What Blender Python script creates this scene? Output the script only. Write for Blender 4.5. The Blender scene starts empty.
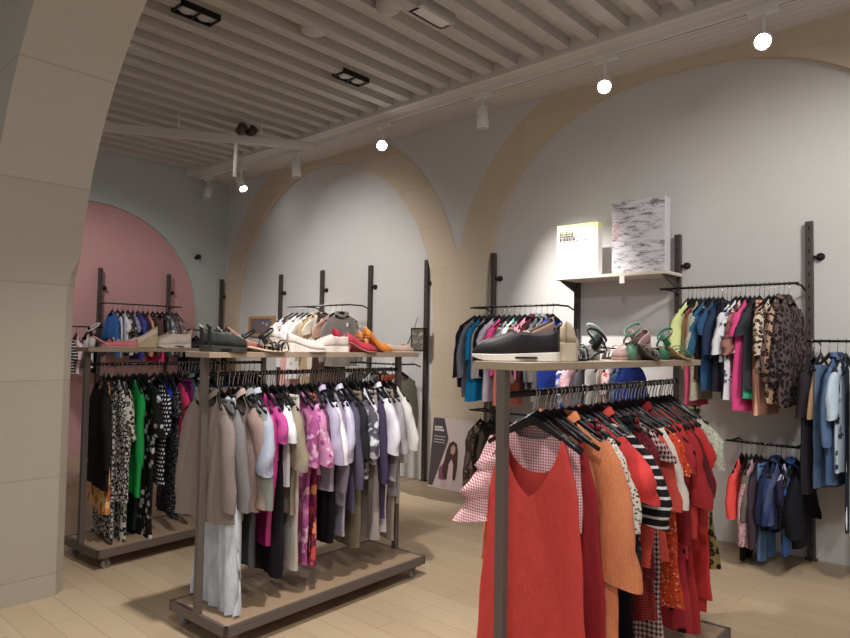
import bpy, math, random
from math import sin, cos, pi, radians, sqrt
from mathutils import Vector, Matrix
SC = bpy.context.scene
COL = SC.collection

# ------------------------------------------------------------------ helpers
class MB:
    """collects verts/faces, then links them as one mesh object"""
    def __init__(s): s.v = []; s.f = []; s.sm = []
    def add(s, vs, fs, smooth=False):
        o = len(s.v); s.v += [tuple(v) for v in vs]
        for f in fs: s.f.append(tuple(i + o for i in f)); s.sm.append(smooth)
        return s
    def box(s, a, b):
        (x0, y0, z0), (x1, y1, z1) = a, b
        vs = [(x, y, z) for z in (z0, z1) for y in (y0, y1) for x in (x0, x1)]
        return s.add(vs, [(0, 2, 3, 1), (4, 5, 7, 6), (0, 1, 5, 4), (2, 6, 7, 3), (0, 4, 6, 2), (1, 3, 7, 5)])
    def tube(s, pts, r, n=8, caps=True, rr=None):
        pts = [Vector(p) for p in pts]; rings = []; m = len(pts)
        up0 = None
        for i, p in enumerate(pts):
            d = (pts[min(i + 1, m - 1)] - pts[max(i - 1, 0)]).normalized()
            if up0 is None:
                up0 = Vector((0, 0, 1)) if abs(d.z) < .9 else Vector((1, 0, 0))
            a = d.cross(up0)
            if a.length < 1e-4: a = d.cross(Vector((0, 1, 0)))
            a.normalize(); b = a.cross(d).normalized(); up0 = b
            q = rr[i] if rr else r
            qa, qb = (q if isinstance(q, tuple) else (q, q))
            rings.append([p + a * qa * cos(2 * pi * k / n) + b * qb * sin(2 * pi * k / n) for k in range(n)])
        vs = [v for g in rings for v in g]; fs = []
        for i in range(m - 1):
            for k in range(n):
                k2 = (k + 1) % n
                fs.append((i * n + k, i * n + k2, (i + 1) * n + k2, (i + 1) * n + k))
        if caps:
            fs.append(tuple(range(n - 1, -1, -1))); fs.append(tuple((m - 1) * n + k for k in range(n)))
        return s.add(vs, fs, True)
    def lathe(s, prof, n=20, M=None):
        vs = []; fs = []; m = len(prof)
        for r, z in prof:
            for k in range(n): vs.append(Vector((r * cos(2 * pi * k / n), r * sin(2 * pi * k / n), z)))
        for i in range(m - 1):
            for k in range(n):
                k2 = (k + 1) % n
                fs.append((i * n + k, i * n + k2, (i + 1) * n + k2, (i + 1) * n + k))
        fs.append(tuple(range(n - 1, -1, -1))); fs.append(tuple((m - 1) * n + k for k in range(n)))
        if M: vs = [M @ v for v in vs]
        return s.add(vs, fs, True)
    def prism(s, poly, M):
        """poly in local xy extruded z 0..1 by matrix M"""
        n = len(poly)
        vs = [M @ Vector((x, y, 0)) for x, y in poly] + [M @ Vector((x, y, 1)) for x, y in poly]
        fs = [tuple(range(n - 1, -1, -1)), tuple(range(n, 2 * n))] + [(i, (i + 1) % n, n + (i + 1) % n, n + i) for i in range(n)]
        return s.add(vs, fs)
    def build(s, name, m, parent=None, bevel=0):
        me = bpy.data.meshes.new(name); me.from_pydata(s.v, [], s.f); me.validate()
        for p, q in zip(me.polygons, s.sm): p.use_smooth = q
        if m: me.materials.append(m)
        o = bpy.data.objects.new(name, me); COL.objects.link(o)
        if parent: o.parent = parent
        if bevel:
            b = o.modifiers.new('bevel', 'BEVEL'); b.width = bevel; b.segments = 2; b.limit_method = 'ANGLE'
        return o

def tag(o, label=None, cat=None, group=None, kind=None):
    if label: o['label'] = label
    if cat: o['category'] = cat
    if group: o['group'] = group
    if kind: o['kind'] = kind
    return o
def thing(name, label, cat, loc=(0, 0, 0), rz=0, group=None):
    o = bpy.data.objects.new(name, None); o.empty_display_size = .05; COL.objects.link(o)
    o.location = loc; o.rotation_euler = (0, 0, rz)
    return tag(o, label, cat, group)
def copy_tree(o, parent=None):
    c = o.copy(); COL.objects.link(c)
    if parent: c.parent = parent
    for ch in o.children: copy_tree(ch, c)
    return c

# ------------------------------------------------------------------ materials
def lin(c):
    """sRGB 0..255 -> linear rgba"""
    r = []
    for v in c:
        v = v / 255; r.append(v / 12.92 if v <= .04045 else ((v + .055) / 1.055) ** 2.4)
    return (*r, 1)
class NT:
    def __init__(s, name):
        s.m = bpy.data.materials.new(name); s.m.use_nodes = True
        s.t = s.m.node_tree; s.b = s.t.nodes['Principled BSDF']
    def n(s, typ, ins=None, **kw):
        x = s.t.nodes.new(typ)
        for k, v in kw.items(): setattr(x, k, v)
        for k, v in (ins or {}).items(): s.put(x.inputs[k], v)
        return x
    def put(s, sock, v):
        if hasattr(v, 'is_output') or isinstance(v, bpy.types.NodeSocket): s.t.links.new(v, sock)
        else: sock.default_value = v
    def math(s, op, a, b=0.0):
        x = s.n('ShaderNodeMath', operation=op); s.put(x.inputs[0], a); s.put(x.inputs[1], b); return x.outputs[0]
    def mix(s, fac, a, b):
        x = s.n('ShaderNodeMix', data_type='RGBA'); s.put(x.inputs[0], fac); s.put(x.inputs[6], a); s.put(x.inputs[7], b); return x.outputs[2]
    def obj(s): return s.n('ShaderNodeTexCoord').outputs['Object']
    def scaled(s, v, sc, rot=(0, 0, 0), loc=(0, 0, 0)):
        x = s.n('ShaderNodeMapping'); s.put(x.inputs[0], v); x.inputs['Scale'].default_value = sc; x.inputs['Rotation'].default_value = rot; x.inputs['Location'].default_value = loc; return x.outputs[0]
    def noise(s, v, scale, detail=3, rough=.5):
        x = s.n('ShaderNodeTexNoise'); s.put(x.inputs['Vector'], v); x.inputs['Scale'].default_value = scale; x.inputs['Detail'].default_value = detail; x.inputs['Roughness'].default_value = rough; return x.outputs['Fac']
    def ramp(s, fac, stops, interp='LINEAR'):
        x = s.n('ShaderNodeValToRGB'); s.put(x.inputs[0], fac); cr = x.color_ramp; cr.interpolation = interp
        while len(cr.elements) < len(stops): cr.elements.new(.5)
        for e, (p, c) in zip(cr.elements, stops): e.position = p; e.color = c
        return x.outputs[0]
    def bump(s, h, dist=.01, strength=.5):
        x = s.n('ShaderNodeBump'); s.put(x.inputs['Height'], h); x.inputs['Distance'].default_value = dist; x.inputs['Strength'].default_value = strength
        s.t.links.new(x.outputs[0], s.b.inputs['Normal'])
    def fin(s, col, rough=.8, metal=0, spec=.3):
        s.put(s.b.inputs['Base Color'], col); s.b.inputs['Roughness'].default_value = rough
        s.b.inputs['Metallic'].default_value = metal; s.b.inputs['Specular IOR Level'].default_value = spec
        return s.m
CACHE = {}
def plain(name, c, rough=.6, metal=0, var=.06, sc=30, spec=.3):
    k = ('plain', name, c)
    if k in CACHE: return CACHE[k]
    t = NT(name); a = lin(c); v = t.noise(t.obj(), sc)
    col = t.mix(v, tuple(x * (1 - var) for x in a[:3]) + (1,), tuple(min(1, x * (1 + var)) for x in a[:3]) + (1,))
    CACHE[k] = t.fin(col, rough, metal, spec); return CACHE[k]
def glow(name, c, st):
    t = NT(name); t.put(t.b.inputs['Emission Color'], lin(c)); t.b.inputs['Emission Strength'].default_value = st
    return t.fin(lin(c), .4)

def fabric(pat, *cs):
    """procedural cloth; cs are sRGB colours"""
    k = (pat,) + cs
    if k in CACHE: return CACHE[k]
    t = NT('fabric_' + pat); o = t.obj(); C = [lin(c) for c in cs]
    rough, spec = .85, .15
    sep = t.n('ShaderNodeSeparateXYZ'); t.put(sep.inputs[0], o); X, Y, Z = sep.outputs
    weave = t.noise(t.scaled(o, (260, 260, 90)), 1.0, 2)
    def wob(amount=.02, sc=9):
        nz = t.n('ShaderNodeTexNoise'); t.put(nz.inputs['Vector'], o); nz.inputs['Scale'].default_value = sc
        a = t.n('ShaderNodeVectorMath', operation='SCALE'); t.put(a.inputs[0], nz.outputs['Color']); a.inputs['Scale'].default_value = amount
        b = t.n('ShaderNodeVectorMath', operation='ADD'); t.put(b.inputs[0], o); t.put(b.inputs[1], a.outputs[0]); return b.outputs[0]
    def flat(v):   # drop the thickness axis so patterns do not stretch on the narrow edge
        return v
    if pat in ('solid', 'satin', 'denim', 'linen', 'sheer'):
        col = C[0]
        if pat == 'satin': rough, spec = .34, .5
        if pat == 'denim':
            n1 = t.noise(o, 7, 3); d = C[1] if len(C) > 1 else tuple(x * .6 for x in C[0][:3]) + (1,)
            col = t.mix(t.ramp(n1, [(.35, (0, 0, 0, 1)), (.7, (1, 1, 1, 1))]), C[0], d)
        if pat == 'linen':
            n1 = t.noise(t.scaled(o, (160, 160, 18)), 1, 3); col = t.mix(n1, tuple(x * .8 for x in C[0][:3]) + (1,), tuple(min(1, x * 1.15) for x in C[0][:3]) + (1,))
    elif pat == 'leopard':
        v = t.n('ShaderNodeTexVoronoi', feature='F1'); t.put(v.inputs['Vector'], wob(.03, 14)); v.inputs['Scale'].default_value = 30
        d = v.outputs['Distance']
        col = t.ramp(d, [(0, C[1]), (.27, C[1]), (.30, C[2]), (.47, C[2]), (.52, C[0])], 'LINEAR')
    elif pat == 'animal':
        v = t.n('ShaderNodeTexVoronoi', feature='DISTANCE_TO_EDGE'); t.put(v.inputs['Vector'], wob(.05, 10)); v.inputs['Scale'].default_value = 34
        col = t.ramp(v.outputs['Distance'], [(.10, C[1]), (.16, C[0])])
    elif pat == 'dots':
        def cell(ax, off): return t.math('SUBTRACT', t.math('FRACT', t.math('ADD', t.math('MULTIPLY', ax, 32.0), off)), .5)
        row = t.math('MULTIPLY', t.math('FLOOR', t.math('MULTIPLY', Z, 32.0)), .5)
        xx = t.math('ADD', X, t.math('MULTIPLY', Y, 1.0))
        a = cell(xx, row); b = cell(Z, 0.0)
        r = t.math('SQRT', t.math('ADD', t.math('MULTIPLY', a, a), t.math('MULTIPLY', b, b)))
        col = t.mix(t.math('LESS_THAN', r, .27), C[0], C[1])
    elif pat in ('hstripe', 'vstripe'):
        ax = Z if pat == 'hstripe' else t.math('ADD', X, Y)
        f = 26.0 if len(cs) < 3 else 13.0
        w = t.math('FRACT', t.math('MULTIPLY', ax, f))
        col = t.mix(t.math('LESS_THAN', w, .28), C[0], C[1])
    elif pat == 'gingham':
        xx = t.math('ADD', X, Y)
        a = t.math('GREATER_THAN', t.math('FRACT', t.math('MULTIPLY', xx, 90.0)), .5)
        b = t.math('GREATER_THAN', t.math('FRACT', t.math('MULTIPLY', Z, 90.0)), .5)
        f = t.math('MULTIPLY', t.math('ADD', a, b), .5); col = t.mix(f, C[0], C[1])
    elif pat == 'houndstooth':
        xx = t.math('ADD', X, Y)
        fx = t.math('FRACT', t.math('MULTIPLY', xx, 46.0)); fz = t.math('FRACT', t.math('MULTIPLY', Z, 46.0))
        dg = t.math('GREATER_THAN', t.math('FRACT', t.math('MULTIPLY', t.math('ADD', fx, fz), 2.0)), .5)
        a = t.math('GREATER_THAN', fx, .5); b = t.math('GREATER_THAN', fz, .5)
        both = t.math('MULTIPLY', a, b); one = t.math('ABSOLUTE', t.math('SUBTRACT', a, b))
        f = t.math('ADD', both, t.math('MULTIPLY', one, dg)); col = t.mix(f, C[0], C[1])
    elif pat in ('floral', 'bigfloral', 'tinyfloral'):
        s0 = {'floral': 24, 'bigfloral': 17, 'tinyfloral': 74}[pat]
        v = t.n('ShaderNodeTexVoronoi', feature='F1'); t.put(v.inputs['Vector'], wob(.05 if pat != 'tinyfloral' else .02, 12)); v.inputs['Scale'].default_value = s0
        a = t.ramp(v.outputs['Distance'], [(.30, (1, 1, 1, 1)), (.40, (0, 0, 0, 1))])
        sp = t.n('ShaderNodeSeparateColor'); t.put(sp.inputs[0], v.outputs['Color'])
        pick = t.math('GREATER_THAN', sp.outputs[0], .45)
        petal = t.mix(pick, C[1], C[2] if len(C) > 2 else C[1])
        col = t.mix(a, C[0], petal)
    elif pat == 'print':     # large smeared two or three colour print
        n1 = t.noise(wob(.08, 5), 11, 2)
        st = [(.40, C[0]), (.47, C[1])]
        if len(C) > 2: st += [(.58, C[1]), (.63, C[2])]
        col = t.ramp(n1, st)
    elif pat == 'tulle':
        n1 = t.noise(t.scaled(o, (22, 22, 9)), 1, 4); col = C[0]
        t.put(t.b.inputs['Alpha'], t.ramp(n1, [(.3, (.6,) * 3 + (1,)), (.7, (.95,) * 3 + (1,))]))
    else: raise ValueError(pat)
    m2 = t.n('ShaderNodeMix', data_type='RGBA', blend_type='MULTIPLY'); t.put(m2.inputs[0], .35 if pat != 'satin' else .1); t.put(m2.inputs[6], col)
    t.put(m2.inputs[7], t.ramp(weave, [(.2, (.6, .6, .6, 1)), (.8, (1.25, 1.25, 1.25, 1))]))
    soft = t.noise(t.scaled(o, (26, 26, 7)), 1, 3)
    t.bump(soft, .02, .35)
    CACHE[k] = t.fin(m2.outputs[2], rough, 0, spec); return CACHE[k]

M_METAL = plain('dark_bronze_metal', (78, 70, 66), .45, .3)
M_GREY = plain('rack_grey_metal', (108, 98, 92), .42, .3)
M_RAIL = plain('rail_black_metal', (44, 40, 39), .35, .6)
M_CHROME = plain('hook_steel', (190, 188, 186), .25, 1.0)
M_BLACK = plain('black_plastic', (26, 24, 24), .4)
M_WHITE = plain('white_paint', (228, 226, 222), .5)
M_RUB = plain('grey_rubber', (150, 148, 146), .6)

def wood(name, c1, c2, axis):
    t = NT(name); o = t.obj(); sc = [90, 90, 90]; sc[axis] = 5
    n1 = t.noise(t.scaled(o, tuple(sc)), 1, 5, .6); n2 = t.noise(o, 6, 2)
    col = t.mix(n1, lin(c1), lin(c2)); col = t.mix(t.math('MULTIPLY', n2, .3), col, lin(c1))
    t.bump(n1, .002, .3); return t.fin(col, .5)
M_SHELF = wood('pale_oak_board', (150, 131, 112), (178, 158, 136), 1)
M_DECK = wood('platform_oak', (142, 118, 94), (170, 146, 120), 1)
M_WSHELF = wood('wall_shelf_board', (214, 203, 186), (228, 219, 204), 0)

# ------------------------------------------------------------------ the room
YW, XF, ZC = 5.83, -9.66, 4.315
YS = 5.77            # face of stone and spandrel, 6 cm proud of the infill
def mat_floor():
    t = NT('oak_floor'); o = t.obj()
    br = t.n('ShaderNodeTexBrick'); t.put(br.inputs['Vector'], o)
    br.inputs['Scale'].default_value = 1; br.inputs['Brick Width'].default_value = 1.35; br.inputs['Row Height'].default_value = .155
    br.inputs['Mortar Size'].default_value = .0025; br.inputs['Color1'].default_value = lin((178, 156, 128)); br.inputs['Color2'].default_value = lin((190, 169, 141))
    br.inputs['Mortar'].default_value = lin((150, 124, 96)); br.offset = .37
    g = t.noise(t.scaled(o, (4, 70, 1)), 1, 5, .6); g2 = t.noise(t.scaled(o, (.8, 5, 1)), 1, 2)
    col = t.mix(t.math('MULTIPLY', g, .45), br.outputs['Color'], lin((150, 122, 90)))
    col = t.mix(t.math('MULTIPLY', g2, .3), col, lin((200, 181, 154)))
    t.bump(br.outputs['Fac'], .002, -.3); return t.fin(col, .42)
def mat_plaster(name, c, sc=3, amount=.05):
    t = NT(name); o = t.obj(); a = lin(c)
    n1 = t.noise(o, sc, 4, .6)
    col = t.mix(n1, tuple(x * (1 - amount) for x in a[:3]) + (1,), tuple(min(1, x * (1 + amount)) for x in a[:3]) + (1,))
    t.bump(t.noise(o, 25, 4, .6), .006, .25); return t.fin(col, .9, 0, .15)
def mat_stone(name, c1, c2, joint, rows, rotx, off=0.0, w=.6, blend=1.0):
    t = NT(name); o = t.obj()
    if rotx: v = t.scaled(o, (1, 1, 1), rotx, (0, off, 0))
    else:
        sp_ = t.n('ShaderNodeSeparateXYZ'); t.put(sp_.inputs[0], o); cb = t.n('ShaderNodeCombineXYZ')
        t.put(cb.inputs[0], t.math('ADD', sp_.outputs[1], t.math('MULTIPLY', sp_.outputs[0], .6))); t.put(cb.inputs[1], t.math('ADD', sp_.outputs[2], off)); v = cb.outputs[0]
    br = t.n('ShaderNodeTexBrick'); t.put(br.inputs['Vector'], v); br.inputs['Scale'].default_value = 1
    br.inputs['Brick Width'].default_value = w; br.inputs['Row Height'].default_value = rows; br.inputs['Mortar Size'].default_value = .004
    br.inputs['Color1'].default_value = lin(c1); br.inputs['Color2'].default_value = lin(c2); br.inputs['Mortar'].default_value = lin(joint)
    n1 = t.noise(o, 2.2, 5, .6); n2 = t.noise(o, 40, 5, .7)
    col = t.mix(t.math('MULTIPLY', n1, .6), br.outputs['Color'], lin(c2))
    col = t.mix(t.math('MULTIPLY', n2, .3), col, tuple(x * .72 for x in lin(c1)[:3]) + (1,))
    t.bump(t.math('ADD', n2, t.math('MULTIPLY', br.outputs['Fac'], -1.5)), .006, .5); return t.fin(col, .9, 0, .15)
M_PLASTER = mat_plaster('grey_white_plaster', (208, 205, 202))
M_PLASTER_FAR = mat_plaster('cool_grey_plaster', (192, 195, 193))
M_PINK = mat_plaster('dusty_pink_paint', (206, 158, 156), 2, .05)
M_STONE = mat_stone('tan_limestone', (208, 189, 164), (218, 200, 177), (201, 183, 158), .5, (radians(90), 0, 0), 0, .7)
M_PIER = mat_stone('pier_limestone', (168, 158, 143), (180, 170, 154), (150, 140, 126), .6, None, -.14, 9.0)
def mat_ceiling():
    t = NT('painted_boards'); o = t.obj()
    sep = t.n('ShaderNodeSeparateXYZ'); t.put(sep.inputs[0], o)
    w = t.math('FRACT', t.math('MULTIPLY', sep.outputs[1], 11.0)); gap = t.math('LESS_THAN', w, .06)
    n = t.noise(t.scaled(o, (4, 60, 1)), 1, 4); a = t.mix(n, lin((206, 200, 194)), lin((218, 212, 206)))
    col = t.mix(t.math('MULTIPLY', gap, .6), a, lin((130, 122, 114))); return t.fin(col, .8, 0, .15)
M_CEIL = mat_ceiling()
M_JOIST = plain('painted_joist', (192, 186, 179), .7, 0, .05, 12)

def struct(o): o['kind'] = 'structure'; return o
struct(MB().box((-9.9, -3, -.1), (2.2, 6.1, 0)).build('floor', mat_floor()))
ceil = struct(MB().box((-9.9, -1.2, ZC), (2.2, 6.1, ZC + .1)).build('ceiling', M_CEIL))
x = -9.25
while x < 1.9:
    MB().box((x, -1.2, 4.22), (x + .115, 5.02, ZC + .005)).build('joist', M_JOIST, ceil)
    x += .272
MB().box((-9.66, 5.02, 4.18), (2.2, 5.84, ZC + .004)).build('boarded_soffit', M_CEIL, ceil)

# right wall: infill, stone arches with the pier between them, plaster above
def arch_z(xx, c, a, b, e, z0):
    u = abs(xx - c) / a
    return None if u > 1 else z0 + b * (1 - u ** e) ** (1 / e)
A1 = (-7.18, 2.09, 2.09, 2.0); A2 = (-2.24, 2.09, 2.09, 2.35)
O1 = (-7.18, 2.53, 2.50, 2.0); O2 = (-2.24, 2.53, 2.46, 2.25)
ZS = 2.0; ZT = ZC
def zin(xx):
    for c, a, b, e in (A1, A2):
        z = arch_z(xx, c, a, b, e, ZS)
        if z is not None: return z
    return 0
def zout(xx):
    z = ZS
    for c, a, b, e in (O1, O2):
        q = arch_z(xx, c, a, b, e, ZS)
        if q: z = max(z, q)
    return min(z, ZT)
edges = [A1[0] - A1[1], A1[0] + A1[1], A2[0] - A2[1], A2[0] + A2[1]]
xs = set([XF, .6] + edges + [-4.71])
n = 400
for i in range(n + 1): xs.add(XF + (.6 - XF) * i / n)
for e in edges:
    for d in (.002, .006, .012): xs.add(e + d); xs.add(e - d)
xs = sorted(q for q in xs if XF <= q <= .6)
band = MB(); span = MB()
for a, b in zip(xs, xs[1:]):
    mid = (a + b) / 2
    opening = any(abs(mid - c) < w for c, w, _, _ in (A1, A2))
    ia, ib = ((zin(a) or ZS, zin(b) or ZS) if opening else (0, 0))
    if opening:
        ia = max(ia, ZS); ib = max(ib, ZS)
    oa, ob = max(zout(a), ia), max(zout(b), ib)
    band.add([(a, YS, ia), (b, YS, ib), (b, YS, ob), (a, YS, oa)], [(0, 1, 2, 3)])
    if opening: band.add([(a, YS, ia), (b, YS, ib), (b, YW, ib), (a, YW, ia)], [(3, 2, 1, 0)])
    if oa < ZT - .001 or ob < ZT - .001:
        span.add([(a, YS + .006, oa), (b, YS + .006, ob), (b, YS + .006, ZT), (a, YS + .006, ZT)], [(0, 1, 2, 3)])
for e in edges: band.add([(e, YS, 0), (e, YW, 0), (e, YW, ZS), (e, YS, ZS)], [(0, 1, 2, 3)])
wr = struct(MB().box((XF - .2, YW, 0), (2.2, YW + .2, ZT)).build('wall_right', M_PLASTER))
struct(band.build('trim_1', M_STONE)); struct(span.build('wall_right_spandrel', M_PLASTER))
bpy.data.objects['wall_right_spandrel'].parent = wr

# far wall with a pink arched recess
pc, pr, pz = 3.7, 1.6, 1.95
ys = sorted(set([-2.0, YW, pc - pr, pc + pr] + [pc - pr + 2 * pr * i / 80 for i in range(81)]))
fw = MB()
for a, b in zip(ys, ys[1:]):
    m_ = (a + b) / 2; op = abs(m_ - pc) < pr
    za = zb = 0
    if op:
        za = pz + sqrt(max(0, pr * pr - (a - pc) ** 2)); zb = pz + sqrt(max(0, pr * pr - (b - pc) ** 2))
        fw.add([(XF, a, za), (XF, b, zb), (XF - .05, b, zb), (XF - .05, a, za)], [(0, 1, 2, 3)])
    fw.add([(XF, a, za), (XF, b, zb), (XF, b, ZT), (XF, a, ZT)], [(0, 1, 2, 3)])
for e in (pc - pr, pc + pr): fw.add([(XF, e, 0), (XF - .05, e, 0), (XF - .05, e, pz), (XF, e, pz)], [(0, 1, 2, 3)])
wf = struct(fw.build('wall_back', M_PLASTER_FAR))
MB().box((XF - .2, pc - pr - .05, 0), (XF - .05, pc + pr + .05, pz + pr + .05)).build('pink_niche', M_PINK, wf)

# near stone arch on the left
path = [(-4.48, z) for z in (0, .5, 1.0, 1.5, 1.75)]
R = 2.25
for i in range(1, 29):
    a = (pi / 2) * i / 28; path.append((-4.48 + R - R * cos(a), 1.75 + R * sin(a)))
path.append((2.2, 4.0))
YF, YB = 1.11, 1.625
pm = MB()
def cham(z): return .065 if z <= 1.98 else max(0.0, .065 - (z - 1.98) * .5)
pv = []
for xx, z in path: pv.append((xx, z, cham(z)))
extra = []
for (a, b) in zip(pv, pv[1:]):
    (x0, z0, c0), (x1, z1, c1) = a, b
    pm.add([(x0, YF, z0), (x0, YB - c0, z0), (x1, YB - c1, z1), (x1, YF, z1)], [(0, 1, 2, 3)], z0 >= 1.75 and x1 < 2)
    if c0 > 0 or c1 > 0: pm.add([(x0, YB - c0, z0), (x0 - c0, YB, z0), (x1 - c1, YB, z1), (x1, YB - c1, z1)], [(0, 1, 2, 3)])
    for Y in (YF, YB):
        q0, q1 = (c0, c1) if Y == YB else (0, 0)
        if x1 < 2: pm.add([(x0 - q0, Y, z0), (-5.24, Y, z0), (-5.24, Y, z1), (x1 - q1, Y, z1)], [(0, 1, 2, 3)])
for Y in (YF, YB): pm.add([(-5.24, Y, 4.0), (2.2, Y, 4.0), (2.2, Y, ZT), (-5.24, Y, ZT)], [(0, 1, 2, 3)])
pm.add([(-5.24, YF, 0), (-5.24, YB, 0), (-5.24, YB, ZT), (-5.24, YF, ZT)], [(0, 1, 2, 3)])
struct(pm.build('wall_front', M_PIER))

# ------------------------------------------------------------------ hanger prototype
def hook_mesh(wide=.2):
    hk = MB(); pts = [(0, 0, -.11), (0, 0, -.06), (.004, 0, -.035)]
    for i in range(9):
        a = radians(-50 + 230 * i / 8); pts.append((.0165 * cos(a), 0, .0165 * sin(a) - .0005))
    return hk.tube(pts, .0027, 6)
def hanger_arm():
    ar = MB(); pts = []
    for i in range(13):
        t = -1 + 2 * i / 12; pts.append((.21 * t, 0, -.106 - .105 * abs(t) ** 1.2 + (.008 if abs(t) < .1 else 0)))
    return ar.tube(pts, .006, 8, True, [(.0075, .009 + .013 * (1 - abs(-1 + 2 * i / 12)) ** 1.5) for i in range(13)])
def hanger_clips():
    ar = MB(); ar.tube([(-.16, 0, -.125), (.16, 0, -.125)], .005, 8)
    ar.box((-.006, -.006, -.13), (.006, .006, -.11))
    for s in (-1, 1): ar.box((s * .13 - .014, -.012, -.16), (s * .13 + .014, .012, -.115))
    return ar
H_TOP = thing('clothes_hanger', 'x', 'hanger')
hanger_arm().build('arms', M_BLACK, H_TOP); hook_mesh().build('hook', M_CHROME, H_TOP)
H_CLIP = thing('clip_hanger', 'x', 'hanger')
hanger_clips().build('clip_bar', M_BLACK, H_CLIP); hook_mesh().build('hook', M_CHROME, H_CLIP)
USED = {id(H_TOP): False, id(H_CLIP): False}

# ------------------------------------------------------------------ garments
def lerp_tab(tab, d):
    if d <= tab[0][0]: return tab[0][1]
    for (a, u), (b, v) in zip(tab, tab[1:]):
        if d <= b: return u + (v - u) * (d - a) / (b - a)
    return tab[-1][1]
def body_mesh(rng, L, tab, th, dF, dB, z0, amp, nf, nu=40, nv=18, pw=3.0, pleat=0, pwF=None):
    mb = MB(); vs = []; ph = [rng.uniform(0, 6.28) for _ in range(6)]; tw = rng.uniform(-.035, .035)
    skew = rng.uniform(-.012, .012)
    for j in range(nv + 1):
        v = (j / nv) ** 1.25
        for i in range(nu):
            a = 2 * pi * i / nu
            S = math.copysign(abs(cos(a)) ** .85, cos(a)); T = math.copysign(abs(sin(a)) ** .7, sin(a))
            dip = (dF * (1 - abs(S) ** (pwF or pw)) if T < 0 else dB * (1 - abs(S) ** pw))
            ztop = z0 - dip; z = ztop + v * (z0 - L - ztop); d = z0 - z
            w = lerp_tab(tab, d); t = lerp_tab([(0, .010), (.03, .018), (.14, th), (L, th * 1.15)], d)
            r = min(1, max(0, (d - .05) / (L * .7)))
            xx = w * S; u = S * w / .2
            y = t * T + amp * r * (.65 * sin(nf * u + ph[0] + .7 * sin(3 * d + ph[1])) + .35 * sin(1.7 * nf * u + ph[2] + 2 * d + (1.5 if T < 0 else 0)))
            y += pleat * r * sin(26 * u + ph[3]) * (1 if T < 0 else -1)
            xx += .006 * r * sin(17 * d + ph[4]) * abs(S) + skew * r; y += tw * r * u * .5
            if j == nv: z += .008 * sin(3 * u + ph[5])
            vs.append((xx, y, z))
    fs = []
    for j in range(nv):
        for i in range(nu):
            k = (i + 1) % nu; fs.append((j * nu + i, j * nu + k, (j + 1) * nu + k, (j + 1) * nu + i))
    return mb.add(vs, fs, True)
def sleeve_mesh(rng, s, wsh, z0, L, r0, r1, out, ruffle=0, n=14, m=14):
    mb = MB(); vs = []; p1, p2 = rng.uniform(0, 6), rng.uniform(0, 6); fy = rng.uniform(-.02, .012)
    for j in range(n + 1):
        t = j / n
        cx = s * (wsh - .045 + out * sin(min(1, t * 1.15) * pi / 2)); cz = z0 - .085 - L * t; cy = fy * t + .006 * sin(5 * t + p1)
        r = r0 + (r1 - r0) * t
        if j == 0: r *= .45; cz += .006; cx -= s * .006
        elif j == 1: r *= .82
        if ruffle: r = r0 * .8 + ruffle * ((t * 2.999) % 1) + .03 * t
        for i in range(m):
            a = 2 * pi * i / m
            q = 1 + .13 * sin(2 * a + 5 * t + p1) + .06 * sin(11 * t + p2 + a) + .05 * sin(3 * a + 21 * t + p1) + (.12 * sin(5 * a + p1) if ruffle else 0)
            vs.append((cx + r * q * cos(a), cy + r * .55 * q * sin(a), cz - .25 * s * r * cos(a) + (.02 * s * cos(a) if j == 0 else 0)))
    fs = []
    for j in range(n):
        for i in range(m):
            k = (i + 1) % m; fs.append((j * m + i, j * m + k, (j + 1) * m + k, (j + 1) * m + i))
    return mb.add(vs, fs, True)
def collar_mesh(z0, w=.078, h=.034):
    mb = MB(); vs = []; n = 20
    for j in range(4):
        for i in range(n):
            a = 2 * pi * i / n; dz = (.0, h, h * .95, h * .15)[j]; g = (1, .92, 1.06, 1.25)[j]
            f = .05 * max(0, -sin(a)) ** 2
            vs.append((w * g * cos(a), .030 * g * sin(a) - (.006 if sin(a) < 0 else 0), z0 + .004 + dz - f))
    return mb.add(vs, [(j * n + i, j * n + (i + 1) % n, (j + 1) * n + (i + 1) % n, (j + 1) * n + i) for j in range(3) for i in range(n)], True)

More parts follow.
